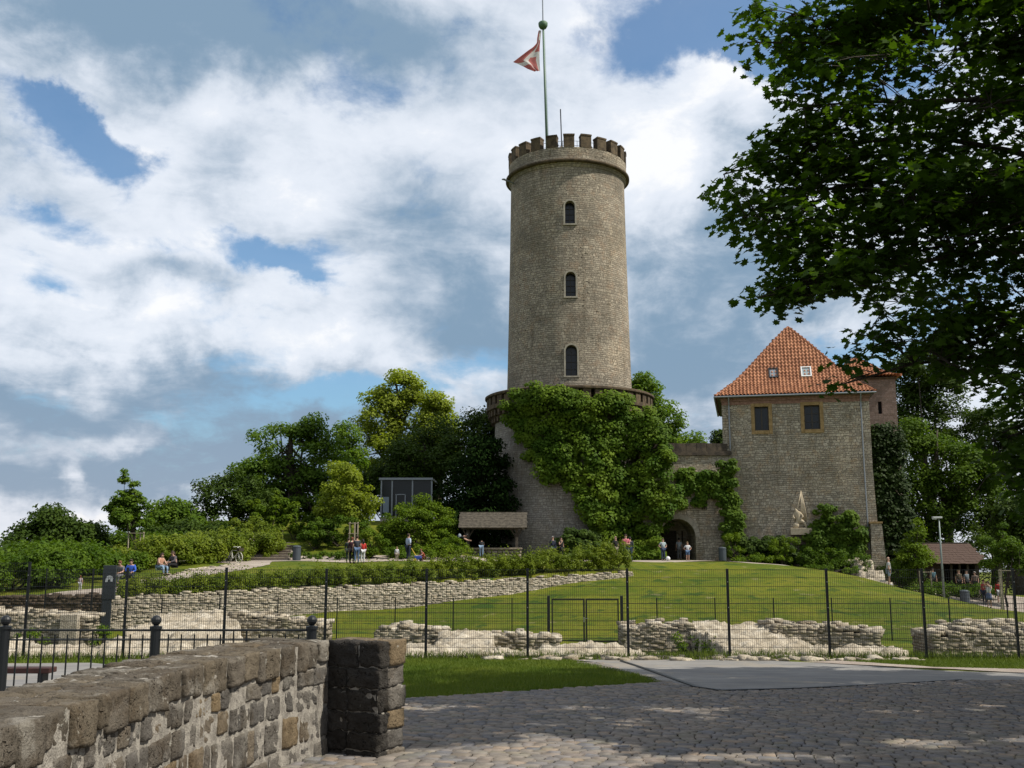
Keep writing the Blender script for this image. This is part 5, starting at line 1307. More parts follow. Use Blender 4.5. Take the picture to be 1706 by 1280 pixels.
T('lime_tree', 'tallest yellow green tree with pointed crown behind the hill', 665, 106, [(660, 652, 0, 36, 42), (636, 705, 0, 42, 45), (690, 690, 0, 42, 50), (672, 770, 0, 70, 55), (622, 765, 0, 35, 40)], 26000, .32, M_leaflime, r0=.5, nc=150, cr=1.2, limbs=45)
T('lime_tree', 'second yellow green tree with rounded crown nearer the tower', 732, 104, [(724, 684, 0, 26, 42), (745, 710, 0, 22, 35), (720, 750, 0, 40, 40)], 11000, .32, M_leaflime, r0=.4, nc=70, cr=1.1, limbs=25)
T('maple_sapling', 'small yellow green tree in front of the oak beside the wooden guard', 592, 80, [(578, 815, 0, 46, 36), (560, 850, 0, 34, 26), (600, 850, 0, 32, 26), (570, 790, 0, 28, 18)], 12000, .2, M_leaflime, r0=.14, nc=70, cr=.7, limbs=18)
for px, d, bl, lb in ((715, 93, [(700, 760, 0, 62, 38), (730, 735, 0, 45, 28), (660, 790, 0, 40, 35), (690, 810, 0, 55, 30)], 'dark spreading tree above the glass pavilion'),
                  (790, 91, [(800, 725, 0, 48, 35), (815, 700, 0, 22, 18), (770, 770, 0, 55, 45), (830, 760, 0, 30, 55)], 'dark tree touching the left side of the bastion')):
    T('dark_tree', lb, px, d, bl, 17000, .27, M_leafdark, r0=.4, nc=110, cr=1.2, limbs=20, group='dark trees left of the tower')
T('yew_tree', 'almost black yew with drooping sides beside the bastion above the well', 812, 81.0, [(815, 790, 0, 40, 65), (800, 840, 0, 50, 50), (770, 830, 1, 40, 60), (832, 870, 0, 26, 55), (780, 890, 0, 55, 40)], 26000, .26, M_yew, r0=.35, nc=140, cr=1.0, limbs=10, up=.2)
b = on(690, 76.5); 
T('yew_bush', 'large bright feathery bush below the glass pavilion', 690, 77, [(690, 880, 0, 62, 38), (650, 895, 0, 34, 32), (720, 860, 0, 36, 28), (735, 895, 0, 26, 32), (672, 850, 0, 18, 16), (716, 838, 0, 14, 12)], 26000, .16, M_bushL, r0=.1, nc=120, cr=.6, limbs=8, cat='bush', trunk_top=2)
groundbush(620, 73.5, 2.2, 2.0, 'rounded bright bush right behind the group of four', M_bushL, 4500, .13)
groundbush(566, 78, 5.0, 2.6, 'dark green bush left of the wooden tree guard', M_leafmid, 5000, .17, nc=50)
groundbush(525, 77, 3.2, 2.4, 'loose bush at the foot of the hill right of the bin', M_leafmid, 4000, .17)
groundbush(492, 80, 3.0, 3.0, 'bright shrub at the top right of the stone steps', M_bushL, 4500, .17)
groundbush(452, 82, 4.6, 3.3, 'big pale green bush above the stone steps', M_bushL, 6500, .19, nc=50)
groundbush(410, 78, 3.8, 2.3, 'clipped dense green bush at the left of the steps behind the bicycle', M_hedge, 6500, .15, nc=50)
groundbush(735, 73.8, 4.2, 1.0, 'low pale green ground shrub behind the pushing child', M_bushL, 4500, .13, nc=40)
groundbush(752, 74.5, 1.9, 1.5, 'variegated pale shrub left of the well wall', M_bushL, 3500, .11)
groundbush(660, 73.6, 3, .8, 'low dark shrub strip behind the standing toddler', M_leafmid, 2500, .13)
groundbush(540, 73.2, 5, .45, 'weedy green bank left of the group of four', M_leafmid, 3000, .13, 'ground cover', 'ground_cover', nc=40, cr=.22)
# left horizon trees
T('dark_oak', 'low broad dark oak at the far left edge', 85, 66, [(85, 876, 0, 36, 28), (40, 902, -1, 34, 24), (122, 892, 0, 26, 22), (100, 905, 0, 48, 30), (60, 940, 0, 60, 30), (15, 935, 0, 22, 18)], 24000, .22, M_leafdark, r0=.3, nc=130, cr=.9, limbs=40)
T('dark_oak', 'rounded dark oak between the edge oak and the staked sapling', 150, 68, [(146, 896, 0, 26, 20), (140, 930, 0, 45, 26), (165, 925, 0, 22, 18)], 12000, .22, M_leafdark, r0=.2, nc=70, cr=.8, limbs=24)
T('staked_sapling', 'slim young tree with a lone top tuft held by wooden stakes', 224, 67, [(209, 794, 0, 9, 13), (224, 812, 0, 7, 9), (201, 848, 0, 24, 22), (226, 845, 0, 21, 22), (213, 868, 0, 33, 16), (212, 828, 0, 15, 14)], 9500, .2, M_leafoak, r0=.09, nc=110, cr=.36, limbs=26, trunk_top=5.4)
T('field_maple', 'round mid green tree between the sapling and the big oak', 292, 84, [(290, 865, 0, 40, 26), (275, 885, 0, 36, 22), (320, 880, 0, 28, 20), (292, 850, 0, 24, 14), (350, 900, 0, 22, 14)], 15000, .26, M_leafoak, r0=.22, nc=90, cr=.85, limbs=30)
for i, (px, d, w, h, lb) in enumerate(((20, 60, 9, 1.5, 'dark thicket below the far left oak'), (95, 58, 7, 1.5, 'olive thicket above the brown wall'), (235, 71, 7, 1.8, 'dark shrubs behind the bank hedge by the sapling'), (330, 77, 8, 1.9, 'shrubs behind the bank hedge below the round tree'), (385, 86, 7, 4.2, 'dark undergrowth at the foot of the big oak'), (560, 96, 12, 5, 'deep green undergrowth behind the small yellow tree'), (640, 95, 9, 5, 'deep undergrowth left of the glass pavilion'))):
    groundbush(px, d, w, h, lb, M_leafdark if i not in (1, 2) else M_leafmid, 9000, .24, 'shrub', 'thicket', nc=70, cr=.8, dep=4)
# behind the tower, right
T('ash_tree', 'mid green tree rising just right of the bastion top', 1085, 99, [(1072, 655, 0, 35, 36), (1090, 700, 0, 40, 45), (1115, 700, 0, 25, 22), (1095, 760, 0, 50, 40), (1060, 720, 0, 40, 60)], 18000, .3, M_leafoak, r0=.45, nc=110, cr=1.1, limbs=20)
T('ash_tree', 'lower round tree behind the gate wall', 1150, 101, [(1150, 748, 0, 30, 22), (1130, 770, 0, 40, 30), (1170, 765, 0, 26, 20)], 8000, .3, M_leafoak, r0=.3, nc=60, cr=1.0, limbs=12)
T('dark_fir', 'dark tree touching the left edge of the house behind the gate wall', 1203, 97, [(1202, 738, 0, 13, 20), (1205, 775, 0, 20, 25)], 4000, .26, M_leafdark, r0=.2, nc=30, cr=.7, limbs=6)
# right side behind the ivy wall
for px, d, bl, lb, n in ((1560, 108, [(1530, 625, 0, 50, 40), (1570, 660, 0, 55, 50), (1500, 650, 0, 32, 40), (1540, 720, 0, 60, 50)], 'tallest dark tree behind the square tower', 24000),
    (1590, 97, [(1560, 760, 0, 60, 50), (1600, 800, 0, 70, 60), (1530, 730, 0, 35, 30), (1540, 850, 0, 60, 60)], 'broad dark tree to the right of the ivy clad wall', 26000),
    (1660, 103, [(1650, 720, 0, 50, 45), (1680, 780, 0, 50, 60), (1640, 850, 0, 60, 60)], 'dark round tree near the right edge behind the hut', 24000),
    (1700, 88, [(1690, 870, 0, 30, 40), (1720, 900, 0, 40, 50)], 'tree standing over the hut at the right edge', 9000)):
    T('woodland_tree', lb, px, d, bl, n, .3, M_leafmid if '1' in lb or 'broad' in lb else M_leafdark, r0=.5, nc=120, cr=1.25, limbs=20, group='dark trees at the right of the castle')
T('young_tree', 'small bright young tree in front of the dark wood left of the lamp', 1530, 76, [(1530, 905, 0, 16, 26), (1525, 930, 0, 28, 24), (1532, 880, 0, 6, 14)], 4500, .17, M_bushL, r0=.07, nc=40, cr=.5, limbs=14)
T('young_tree', 'young leafy tree held by stakes near the hut at the right', 1680, 74, [(1675, 905, 0, 34, 28), (1650, 930, 0, 22, 18), (1700, 935, 0, 28, 24)], 6500, .17, M_leafmid, r0=.08, nc=50, cr=.5, limbs=14)
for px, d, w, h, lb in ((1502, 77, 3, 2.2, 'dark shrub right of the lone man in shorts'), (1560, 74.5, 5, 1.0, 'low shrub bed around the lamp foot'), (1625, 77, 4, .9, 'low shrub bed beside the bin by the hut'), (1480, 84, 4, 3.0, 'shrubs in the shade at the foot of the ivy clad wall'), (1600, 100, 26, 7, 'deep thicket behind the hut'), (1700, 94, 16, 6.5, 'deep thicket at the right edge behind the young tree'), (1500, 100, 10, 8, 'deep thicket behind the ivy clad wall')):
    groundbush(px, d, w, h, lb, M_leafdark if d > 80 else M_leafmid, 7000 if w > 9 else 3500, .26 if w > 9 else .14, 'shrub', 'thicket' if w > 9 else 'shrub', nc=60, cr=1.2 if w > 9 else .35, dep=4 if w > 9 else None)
for px, d, w, h, lb in ((20, 50, 5.5, 2.1, 'dark bushes behind the brown wall at the far left corner'), (72, 51, 3.6, 1.7, 'dark olive bushes behind the brown wall left of the walk'), (112, 55, 5.5, 1.9, 'dark shrubs on the left rim of the gravel walk'), (165, 60, 6, 1.0, 'green shrubs behind the two seated men')):
    groundbush(px, d, w, h, lb, M_leafmid, 6000, .16, 'shrub', 'shrub', nc=60, cr=.45)
weeds = [(168, 33.5, .8, 1.2, 'leafy weed growing beside the sign slab'), (1148, 31.5, .9, .9, 'weed tuft in the corner of the right ruin'), (1190, 30.5, .9, .5, 'weed tuft below the right ruin corner'), (700, 32.6, .5, .35, 'green tuft on the wall stub'), (60, 36.6, 2.2, .9, 'weeds at the foot of the leftmost ruin')]
for px, d, w, h, lb in weeds: groundbush(px, d, w, h, lb, M_bushL, 700, .08, 'weed', 'weed', nc=12, cr=.18)

# ------------------------------------------------------------------ foreground maple on the right
def maple():
    base = Vector((13.5, 14.0, H(13.5, 14.0))); o = empty('maple_tree', base, label='big dark maple whose leafy boughs hang in from the right edge', cat='tree')
    OUT = [(1310, -60), (1240, 55), (1258, 95), (1290, 130), (1335, 190), (1325, 215), (1270, 235), (1262, 268), (1200, 288), (1222, 330), (1213, 385), (1262, 408), (1300, 435), (1296, 468), (1258, 492), (1272, 510), (1340, 505), (1400, 470), (1445, 500), (1448, 545), (1435, 590), (1400, 610), (1392, 648), (1420, 655), (1440, 600), (1490, 590), (1535, 575), (1570, 620), (1622, 640), (1650, 680), (1655, 720), (1640, 760), (1625, 820), (1660, 860), (1720, 880), (1900, 800), (2000, 300), (1950, -100)]
    tips = [(1245, 70, 13), (1300, 120, 13.5), (1340, 175, 13), (1275, 240, 13.5), (1205, 290, 14), (1225, 370, 14), (1290, 330, 13.5), (1310, 440, 14), (1262, 496, 13), (1345, 495, 13), (1420, 440, 13.5), (1450, 560, 14), (1402, 640, 14), (1500, 590, 13.5), (1560, 560, 14), (1620, 620, 14), (1645, 740, 13.5), (1640, 800, 14), (1690, 840, 14), (1310, 20, 12.5)]
    mb = MB(); CL = []; CR = []; CL2 = []; CR2 = []
    tr = [Vector((0, 0, -.4)), Vector((.1, .1, 1.5)), Vector((-.1, .2, 3.2)), Vector((.1, 0, 5.2)), Vector((0, 0, 7.5)), Vector((.2, .2, 10)), Vector((.1, 0, 12.5))]
    mb.tube(tr, [.55, .42, .38, .34, .26, .17, .05], 12)
    allt = [P(a, b, c) for a, b, c in tips]
    ZN = [(G(740, 1268), 2.1, .75), (G(920, 1246), .9, .4), (G(1150, 1185), 1.5, .45), (G(1540, 1238), .9, .35), (G(1270, 1262), .6, .3), (G(880, 1190), .5, .2), (G(1010, 1150), .9, .25)]  # crown shaped for light: clumps that would shade these zones are thinned out
    def lit(p):
        k = max(0, p.z-H(p.x, p.y)); gx_, gy_ = p.x-sdir.x/sdir.z*k, p.y-sdir.y/sdir.z*k
        if gx_ < -1.15 and gy_ < 10: return True
        return any(((gx_-c.x)/a)**2+((gy_-c.y)/b)**2 < 1 for c, a, b in ZN)
    T_ = 0
    while len(allt) < 125 and T_ < 6000:
        T_ += 1; px, v = random.uniform(1200, 1990), random.uniform(-90, 880)
        if inside(OUT, px, v):
            if (1375 < px < 1480 and 335 < v < 440) or (1480 < px < 1570 and 420 < v < 530) or (1560 < px < 1650 and 190 < v < 270) or (1440 < px < 1500 and 130 < v < 190) or (1600 < px < 1706 and 520 < v < 600) or (v > 640 and random.random() < .7): continue
            d = random.uniform(11.5, 19.0) if px > 1420 else random.uniform(12, 15); p = P(px, v, d)
            if p.z > 1.65+.2: allt.append(p)
    nvis = len(allt)
    # the rest of the crown, out of view
    for k in range(330):
        d = rng.normal(size=3); d /= np.linalg.norm(d); r = rng.random()**.35; q = Vector((13.0, 11.2, 8.6))+Vector((d[0]*8.4, d[1]*9.4, d[2]*4.8))*r
        w = Vector((q.x, q.y, q.z-EYE)); f = w.y*math.cos(PITCH)+w.z*math.sin(PITCH)
        if f > .5:
            px = CX+FPX*w.x/f; v = CY-FPX*(w.z*math.cos(PITCH)-w.y*math.sin(PITCH))/f
            if px < 1760 and -60 < v < 1350: continue
        if q.y < 8.5 and q.x < 5.0: continue
        allt.append(q)
    # a dozen main boughs leave the trunk and climb outwards; every other tip branches off the nearest bough
    mains = []
    def bough(q, r0, z0):
        a = Vector((0, 0, z0)); L = (q-a).length; pts = []
        for k in range(9):
            t = k/8; p = a.lerp(q, t)+Vector((0, 0, .16*L*math.sin(PI*t)*(.6+.4*t)))+noise.noise_vector(Vector((t*3, z0, L)))*.06*L*math.sin(PI*t); pts.append(p)
        mb.tube(pts, [r0*(1-.9*k/8) for k in range(9)], 7); mains.append((pts, r0))
    for i in list(range(0, 20, 2)): q = allt[i]-base; bough(q, .10, max(2.8, min(9, q.z*.62)))
    for i in range(nvis, len(allt), 17): q = allt[i]-base; bough(q, .10, max(3.0, min(9, q.z*.6)))
    for i, q in enumerate(allt):
        q = q-base; best = None
        for pts, r0 in mains:
            for k in range(1, 8):
                dd = (pts[k]-q).length+.25*abs((pts[k]).length-.6*q.length)
                if best is None or dd < best[0]: best = (dd, pts[k], r0*(1-.9*k/8))
        a = best[1]; L = (q-a).length; rr_ = min(best[2]*.6, .008*L+.012)
        m2 = a.lerp(q, .5)+Vector((random.gauss(0, .08)*L, random.gauss(0, .08)*L, .06*L)); m3 = m2.lerp(q, .5)+Vector((random.gauss(0, .05)*L, random.gauss(0, .05)*L, .02*L))
        mb.tube([a, a.lerp(m2, .5)+Vector((0, 0, .03*L)), m2, m3, q], [rr_, rr_*.85, rr_*.6, rr_*.4, .005], 5)
        for k in range(15 if i < nvis else 8):
            t = random.uniform(.25, 1.0); c = (a.lerp(m2, t*2) if t < .5 else (m2.lerp(m3, (t-.5)*4) if t < .75 else m3.lerp(q, (t-.75)*4)))
            e = c+Vector((random.gauss(0, .42), random.gauss(0, .42), random.gauss(0, .24)-.05))
            if i < nvis:
                wv = e+base; wv = Vector((wv.x, wv.y, wv.z-EYE)); f = wv.y*math.cos(PITCH)+wv.z*math.sin(PITCH); px = CX+FPX*wv.x/f; v = CY-FPX*(wv.z*math.cos(PITCH)-wv.y*math.sin(PITCH))/f
                if not inside(OUT, px+12, v) and px < 1700 and v > -60: continue
            if lit(e+base) and (i >= nvis or random.random() < .35): continue
            mb.tube([c, c.lerp(e, .5)+Vector((0, 0, .03)), e], [.010, .007, .003], 3, cap=False); (CL if i < nvis else CL2).append(tuple(e)); (CR if i < nvis else CR2).append(random.uniform(.22, .48))
    mb.build('trunk', M_bark, o, smooth=True)
    P_, N_, rv = clump_leaves(CL, CR, 34000, 1.0, .6); P2, N2, r2 = clump_leaves(CL2, CR2, 66000, 1.0, .6)
    sz = np.concatenate([.145*rng.uniform(.7, 1.25, len(P_)), .23*rng.uniform(.7, 1.25, len(P2))]); P_ = np.concatenate([P_, P2]); N_ = np.concatenate([N_, N2]); rv = np.concatenate([rv, r2])
    link('crown', leaves_mesh('crown', P_, N_, sz, MAPLE, rv), M_maple, o)
maple()

# ------------------------------------------------------------------ well shelter, pavilion, hut, steps, furniture
wd = 76.6; wz = H(X(820, wd), wd); wl = empty('well_shelter', (X(820, wd), wd, wz), label='old well with low rubble wall under a weathered plank roof', cat='well')
def wx(px, z=1.5): return X(px, wd, z)-X(820, wd)
def wzz(v): return P(820, v, wd).z-wz
C = []; Z = []; RZ = []; rr = random.Random(2); x0, x1 = wx(772), wx(868); zt = wzz(915)
z = -.1
while z < zt-.06:
    h = rr.uniform(.15, .24)
    for y in (0, 1.9):
        x = x0
        while x < x1: w = rr.uniform(.2, .5); w = min(w, x1-x+.02); C.append((x+w/2, y, z+h/2)); Z.append((w-.02, .35, h-.02)); RZ.append(rr.gauss(0, .03)); x += w
    for x in (x0+.15, x1-.15):
        y = .3
        while y < 1.7: w = rr.uniform(.25, .45); C.append((x, y+w/2, z+h/2)); Z.append((.34, w-.02, h-.02)); RZ.append(0); y += w
    z += h
V, F, r = stones(np.array(C), np.array(Z), np.array(RZ), 2, .15, .08, .03, 6)
M_well = stones_mat('well_stone', [(.20, .17, .13), (.32, .28, .22), (.26, .22, .17)], 5, .8, .02)
link('well_wall', np_mesh('well_wall', V, F, r), M_well, wl)
m = MB(); m.box(((x0+x1)/2, .95, zt-.5), (x1-x0-.3, 1.75, .9)); m.build('well_core', M_brownash, wl)
m = MB()
for y in (0, 1.9): m.box(((x0+x1)/2, y, zt), (x1-x0+.12, .48, .12))
for x in (x0+.12, x1-.12): m.box((x, .95, zt), (.45, 1.42, .118))
m.build('coping', M_ochre if False else mottled('well_coping', (.22, .18, .13), (.34, .29, .22), 5, .9), wl, bevel=.02)
zr0, zr1 = wzz(881), wzz(855); rx0, rx1 = wx(765, 4), wx(878, 4)
m = MB(); K = 7
for side in (-1, 1):
    for k in range(K):
        t0, t1 = k/K, (k+1)/K; ya = .95+side*(1.75-1.55*t0); yb = .95+side*(1.75-1.55*t1); za = zr0+(zr1-zr0)*t0; zb = zr0+(zr1-zr0)*t1
        c = Vector(((rx0+rx1)/2+rr.uniform(-.04, .04), (ya+yb)/2, (za+zb)/2+.02)); L = math.hypot(yb-ya, zb-za)+.05; a = math.atan2(zb-za, (yb-ya)); m.box(c+Vector((0, 0, .012*(k % 2))), (rx1-rx0, L, .035), rot=Matrix.Rotation(a+.10*side*(1 if side > 0 else -1)*-1*0+(-.0), 3, 'X'))
m.box(((rx0+rx1)/2, .95, zr1+.05), (rx1-rx0+.1, .3, .05)); wr = m.build('roof', M_wood, wl)
m = MB()
for k in range(K+1): t = k/K; m.box(((rx0+rx1)/2, .95-(1.75-1.55*t)-.02, zr0+(zr1-zr0)*t+.035), (rx1-rx0+.02, .03, .03))
m.build('batten', mottled('grey_batten', (.10, .085, .06), (.2, .17, .13), 5, .9), wr)
m = MB()
for x in (wx(861, 3), wx(779, 3)):
    m2 = MB(); m2.box((x, .15, (zr0+.15+zt)/2+.05), (.2, .2, zr0-zt+.1)); m2.bar((x, .15, zr0-.75), (x-.5*(1 if x > 0 else -1), .15, zr0), .12, .1); m2.bar((x, .15, zr0-.7), (x+.4*(1 if x > 0 else -1), .15, zr0), .1, .1)
    m2.box((x, 1.75, (zr0+zt)/2), (.2, .2, zr0-zt)); m2.build('post', M_wood, wl)
for y in (.0, 1.9): m.box(((rx0+rx1)/2, y, zr0+.02), (rx1-rx0-.3, .16, .18))
m.build('beam', M_wood, wl)
# glass pavilion
gd = 87.5; gz = P(676, 862, gd).z; gtz = P(676, 799, gd).z; ga_, gb_ = X(634, gd, 6), X(718, gd, 6)
gp_ = empty('glass_pavilion', (ga_, gd, gz), label='flat-roofed dark glass pavilion half hidden behind the bright bush', cat='pavilion')
Wd = gb_-ga_; Hh = gtz-gz; m = MB(); m.box((Wd/2, 2.5, Hh), (Wd+.3, 5.4, .18)); m.build('roof', M_zinc, gp_)
m = MB(); m.box((Wd/2, 2.5, -.6), (Wd, 5, 1.2)); m.build('floor_slab', M_gravel, gp_)
m = MB(); m.box((Wd/2, 4.9, Hh/2), (Wd, .2, Hh-.2)); m.build('back_wall', M_brownash, gp_)
for px in (634, 652, 686, 718):
    m = MB(); m.box((X(px+1, gd, 6)-ga_, 0, Hh/2), (.12, .12, Hh-.2)); m.build('post', M_zinc, gp_)
for a, b in ((634, 652), (652, 686), (686, 718)):
    m = MB(); m.box(((X(a, gd, 6)+X(b, gd, 6))/2-ga_+.05, .08, Hh/2), (X(b, gd, 6)-X(a, gd, 6)-.13, .03, Hh-.25)); m.build('glazing', M_glass, gp_)
m = MB(); m.box((X(660, gd, 6)-ga_, -.02, .9), (.08, .06, 1.9)); m.box((X(675, gd, 6)-ga_, -.02, .9), (.08, .06, 1.9)); m.box((X(667, gd, 6)-ga_, -.02, 1.85), (.85, .06, .07)); m.build('door_frame', M_zinc, gp_)
m = MB(); m.box((X(643, gd, 6)-ga_, .02, 1.0), (.5, .05, 1.3)); m.build('poster', flat('pale_poster', (.22, .27, .33), .6), gp_)
# hut at the right
hd = 84; h0 = on(1600, hd); hut = empty('timber_hut', (X(1566, hd, 0), hd, h0.z), label='low dark timber hut with brown shingle roof under the trees at the right', cat='hut')
za, zb = P(1600, 941, hd).z-h0.z, P(1600, 908, hd+3).z-h0.z; Wd = X(1634, hd)-X(1566, hd)
m = MB()
m.box((Wd/2, 4, za/2), (Wd-.4, .2, za)); m.box((.2, 2, za/2), (.2, 4, za)); m.box((Wd-.2, 2, za/2), (.2, 4, za))
for x in np.linspace(.3, Wd-.3, 5): m.box((x, .1, za/2), (.16, .16, za))
m.build('wall', M_bark, hut)
C = []; Z = []; RZ = []; 
V = []; 
K = 9; mm = MB()
for k in range(K):
    t = k/K; x = -.4
    while x < Wd+.4: w = rr.uniform(.25, .4); mm.box((x+w/2, -.5+3.2*t+.18, za+(zb-za)*t+.12+rr.uniform(0, .02)), (w-.01, .42, .035), rot=Matrix.Rotation(math.atan2(zb-za, 3.2)-.04, 3, 'X')); x += w
hr = mm.build('roof', flat('shingle', (.075, .045, .034), .85), hut)
m = MB(); m.prism([(-.3, za), (Wd+.3, za), (Wd+.3, za+.05), (-.3, za+.05)], -.3, 4.5); m.bar((Wd/2-Wd/2-.3, 2.75, zb+.08), (Wd+.3, 2.75, zb+.08), .14); m.box((Wd/2, 3.6, (za+zb)/2), (Wd+.5, 1.9, .08), rot=Matrix.Rotation(-.6, 3, 'X')); m.build('eaves', M_bark, hr)
# stone steps
steps = empty('stone_steps', on(440, 72), label='wide pale stone steps climbing the bank behind the bicycle', cat='steps')
so = Vector(steps.location)
for i in range(7):
    d = 71.5+i*1.25; v = 931-i*4.1; lx, rxx = 398+i*9.5, 480+i*1.6; a, b = P(lx, v, d), P(rxx, v, d); z = a.z
    m = MB(); m.box(((a.x+b.x)/2-so.x, d+.7-so.y, z-.3-so.z), (b.x-a.x, 1.38, .6)); m.build('step', M_gravel, steps, bevel=.03)
    m = MB(); m.box(((a.x+b.x)/2-so.x, d+.02-so.y, z+.035-so.z), (b.x-a.x+.05, .14, .07)); m.build('tread_edge', M_retain, steps)
rp_ = empty('rope_rail', on(404, 71), label='row of thin pale posts beside the stone steps', cat='railing'); ro_ = Vector(rp_.location)
pp = []
for px, vt, vb, d in ((404, 902, 921, 71), (422, 892, 912, 74), (442, 890, 910, 77), (471, 885, 905, 80)):
    a, b = P(px, vt, d)-ro_, P(px, vb+3, d)-ro_; m = MB(); m.tube([b, a], .06, 6); m.build('post', M_paleW, rp_); pp.append(a)
m = MB()
for a, b in zip(pp, pp[1:]): m.tube([a+Vector((0, 0, -.1)), a.lerp(b, .5)+Vector((0, 0, -.25)), b+Vector((0, 0, -.1))], .015, 4)
m.build('rope', M_paleW, rp_)
s2 = empty('upper_steps', (P(532, 895, 84).x, 84, 0), label='short flight of upper steps half hidden in bushes on the hill', cat='steps')
for i in range(3): p = P(530+i*4, 897-i*4, 83+i*1.3); m = MB(); m.box((0+i*.15, p.y-84, p.z-.3), (1.9, 1.4, .6)); m.build('step', M_gravel, s2)
# tree guards
def guard(px, d, h, w, label, n=3, rails=2, dx=.0):
    b = on(px, d); o = empty('tree_guard', b, label=label, cat='tree guard'); ps = [(-w/2, 0), (w/2, 0), (0, w*.8)][:n]
    for x, y in ps: m = MB(); m.tube([(x, y, -.1), (x, y, h)], .05, 6); m.build('post', M_paleW, o)
    m = MB()
    for k in range(rails): m.bar((-w/2-.08, -.06, h-.08-k*.7), (w/2+.08, -.06, h-.08-k*.7), .09, .04)
    m.build('rail', M_paleW, o); return o
guard(224, 66.6, 2.0, .95, 'wooden stakes with crossbar around the slim sapling', rails=1)
guard(588, 72, 2.6, .55, 'tall narrow wooden frame behind the group of four', rails=2)
guard(1544, 74, 1.7, .8, 'T shaped wooden stakes left of the lamp post', rails=1)
guard(1681, 64, 2.6, .8, 'wooden stakes with pale crossbar near the right edge', rails=1)
m = MB(); a = P(588, 895, 74); b = P(612, 868, 80); m.tube([a, b], .05, 6); m.tube([P(540, 905, 76), a.lerp(b, .2)+Vector((0, 0, -.2)), P(600, 880, 79)], .02, 4)
# litter bins
def bin_(px, d, label, w=.28, h=.95):
    b = on(px, d); o = empty('litter_bin', b, label=label, cat='litter bin', group='grey litter bins')
    m = MB(); m.lathe([(w*.92, 0), (w, .05), (w, h-.08), (w*.96, h-.06)], sides=16); m.build('body', flat('bin_grey', (.07, .085, .10), .5, .2) if 'bin_grey' not in bpy.data.materials else bpy.data.materials['bin_grey'], o)
    m = MB(); m.lathe([(w*1.05, h-.06), (w*1.05, h), (w*.8, h+.06), (.001, h+.09)], sides=16); m.build('lid', bpy.data.materials['bin_grey'], o)
bin_(494, 71.5, 'cylindrical grey litter bin at the foot of the stone steps'); bin_(1204, 77.5, 'dark grey litter bin between the gateway and the house corner'); bin_(1608, 73, 'dark grey litter bin on the lower walk near the hut', .32, .85)
# lamp post
lb = on(1573, 71.5); lp = empty('street_lamp', lb, label='slim grey lamp post with flat head in front of the dark trees', cat='street lamp'); lh = P(1564, 864, 71.5)
m = MB(); m.tube([(0, 0, -.1), (lh.x-lb.x, 0, lh.z-lb.z)], [.085, .05], 8); m.build('pole', flat('lamp_pole', (.20, .24, .23), .5, .3), lp, smooth=True)
m = MB(); m.box((lh.x-lb.x-.12, 0, lh.z-lb.z+.03), (.62, .3, .12)); m.box((lh.x-lb.x-.3, 0, lh.z-lb.z-.06), (.25, .24, .08)); m.build('lamp_head', flat('lamp_head', (.5, .52, .52), .5), lp, bevel=.02)
# bicycle
bc = on(389, 67.4); bi = empty('bicycle', bc, R(-38), label='light bicycle parked against the hedge at the bottom of the steps', cat='bicycle')
def ring(mb, c, r, t, n=24):
    pts = [(c[0]+r*math.cos(q), c[1], c[2]+r*math.sin(q)) for q in np.linspace(0, 2*PI, n+1)]; mb.tube(pts, t, 5, cap=False)
M_bike = flat('bicycle_silver', (.75, .75, .70), .4, .1); M_tyre = flat('pale_tyre', (.60, .57, .48), .8)
for x in (-.54, .54):
    m = MB(); ring(m, (x, 0, .35), .335, .028); w = m.build('wheel', M_tyre, bi); m = MB()
    for k in range(10): q = k*PI/5; m.tube([(x, 0, .35), (x+.32*math.cos(q), 0, .35+.32*math.sin(q))], .006, 3)
    m.build('spokes', M_bike, w)
m = MB(); bbk, seat, head = (-.08, 0, .3), (-.24, 0, .82), (.4, 0, .8)
for a, b in ((bbk, seat), (seat, head), (bbk, (.43, 0, .68)), (bbk, (-.54, 0, .35)), (seat, (-.54, 0, .35)), (head, (.54, 0, .35)), (head, (.38, 0, 1.0))): m.tube([a, b], .022, 6)
m.build('frame', M_bike, bi)
m = MB(); m.ball((-.27, 0, .93), .12, sc=(1.2, .7, .35)); m.tube([(-.24, 0, .8), (-.27, 0, .93)], .015, 5); m.build('saddle', M_iron, bi)
m = MB(); m.tube([(.3, -.28, 1.02), (.4, -.1, 1.04), (.38, 0, 1.0), (.4, .1, 1.04), (.3, .28, 1.02)], .016, 6); m.build('handlebar', M_bike, bi)
m = MB(); m.box((.62, 0, .85), (.24, .34, .22), taper=1.15); m.build('basket', M_frame, bi)
# soccer ball, push toy
bb = on(1113, 72); m = MB(); m.ball((0, 0, 0), .16, seg=16); o = m.build('football', M_white, None, smooth=True, loc=(bb.x, bb.y, bb.z+.16)); tag(o, 'white ball on the path beside the gateway', 'ball')
tb = on(696, 69.2); ty = empty('push_toy', tb, label='blue toy mower with long yellow handle beside the crouching child', cat='toy')
m = MB(); m.box((0, 0, .22), (.5, .35, .26)); m.build('body', flat('toy_blue', (.03, .07, .32), .4), ty, bevel=.05)
m = MB(); m.tube([(-.1, 0, .3), (-.5, 0, .95)], .03, 6); m.build('handle', flat('toy_yellow', (.6, .42, .04), .4), ty)
for x in (-.17, .2): m = MB(); m.tube([(x, -.2, .1), (x, .2, .1)], .1, 10); m.build('wheel', flat('toy_wheel', (.6, .4, .05), .5) if x < 0 else M_iron, ty)

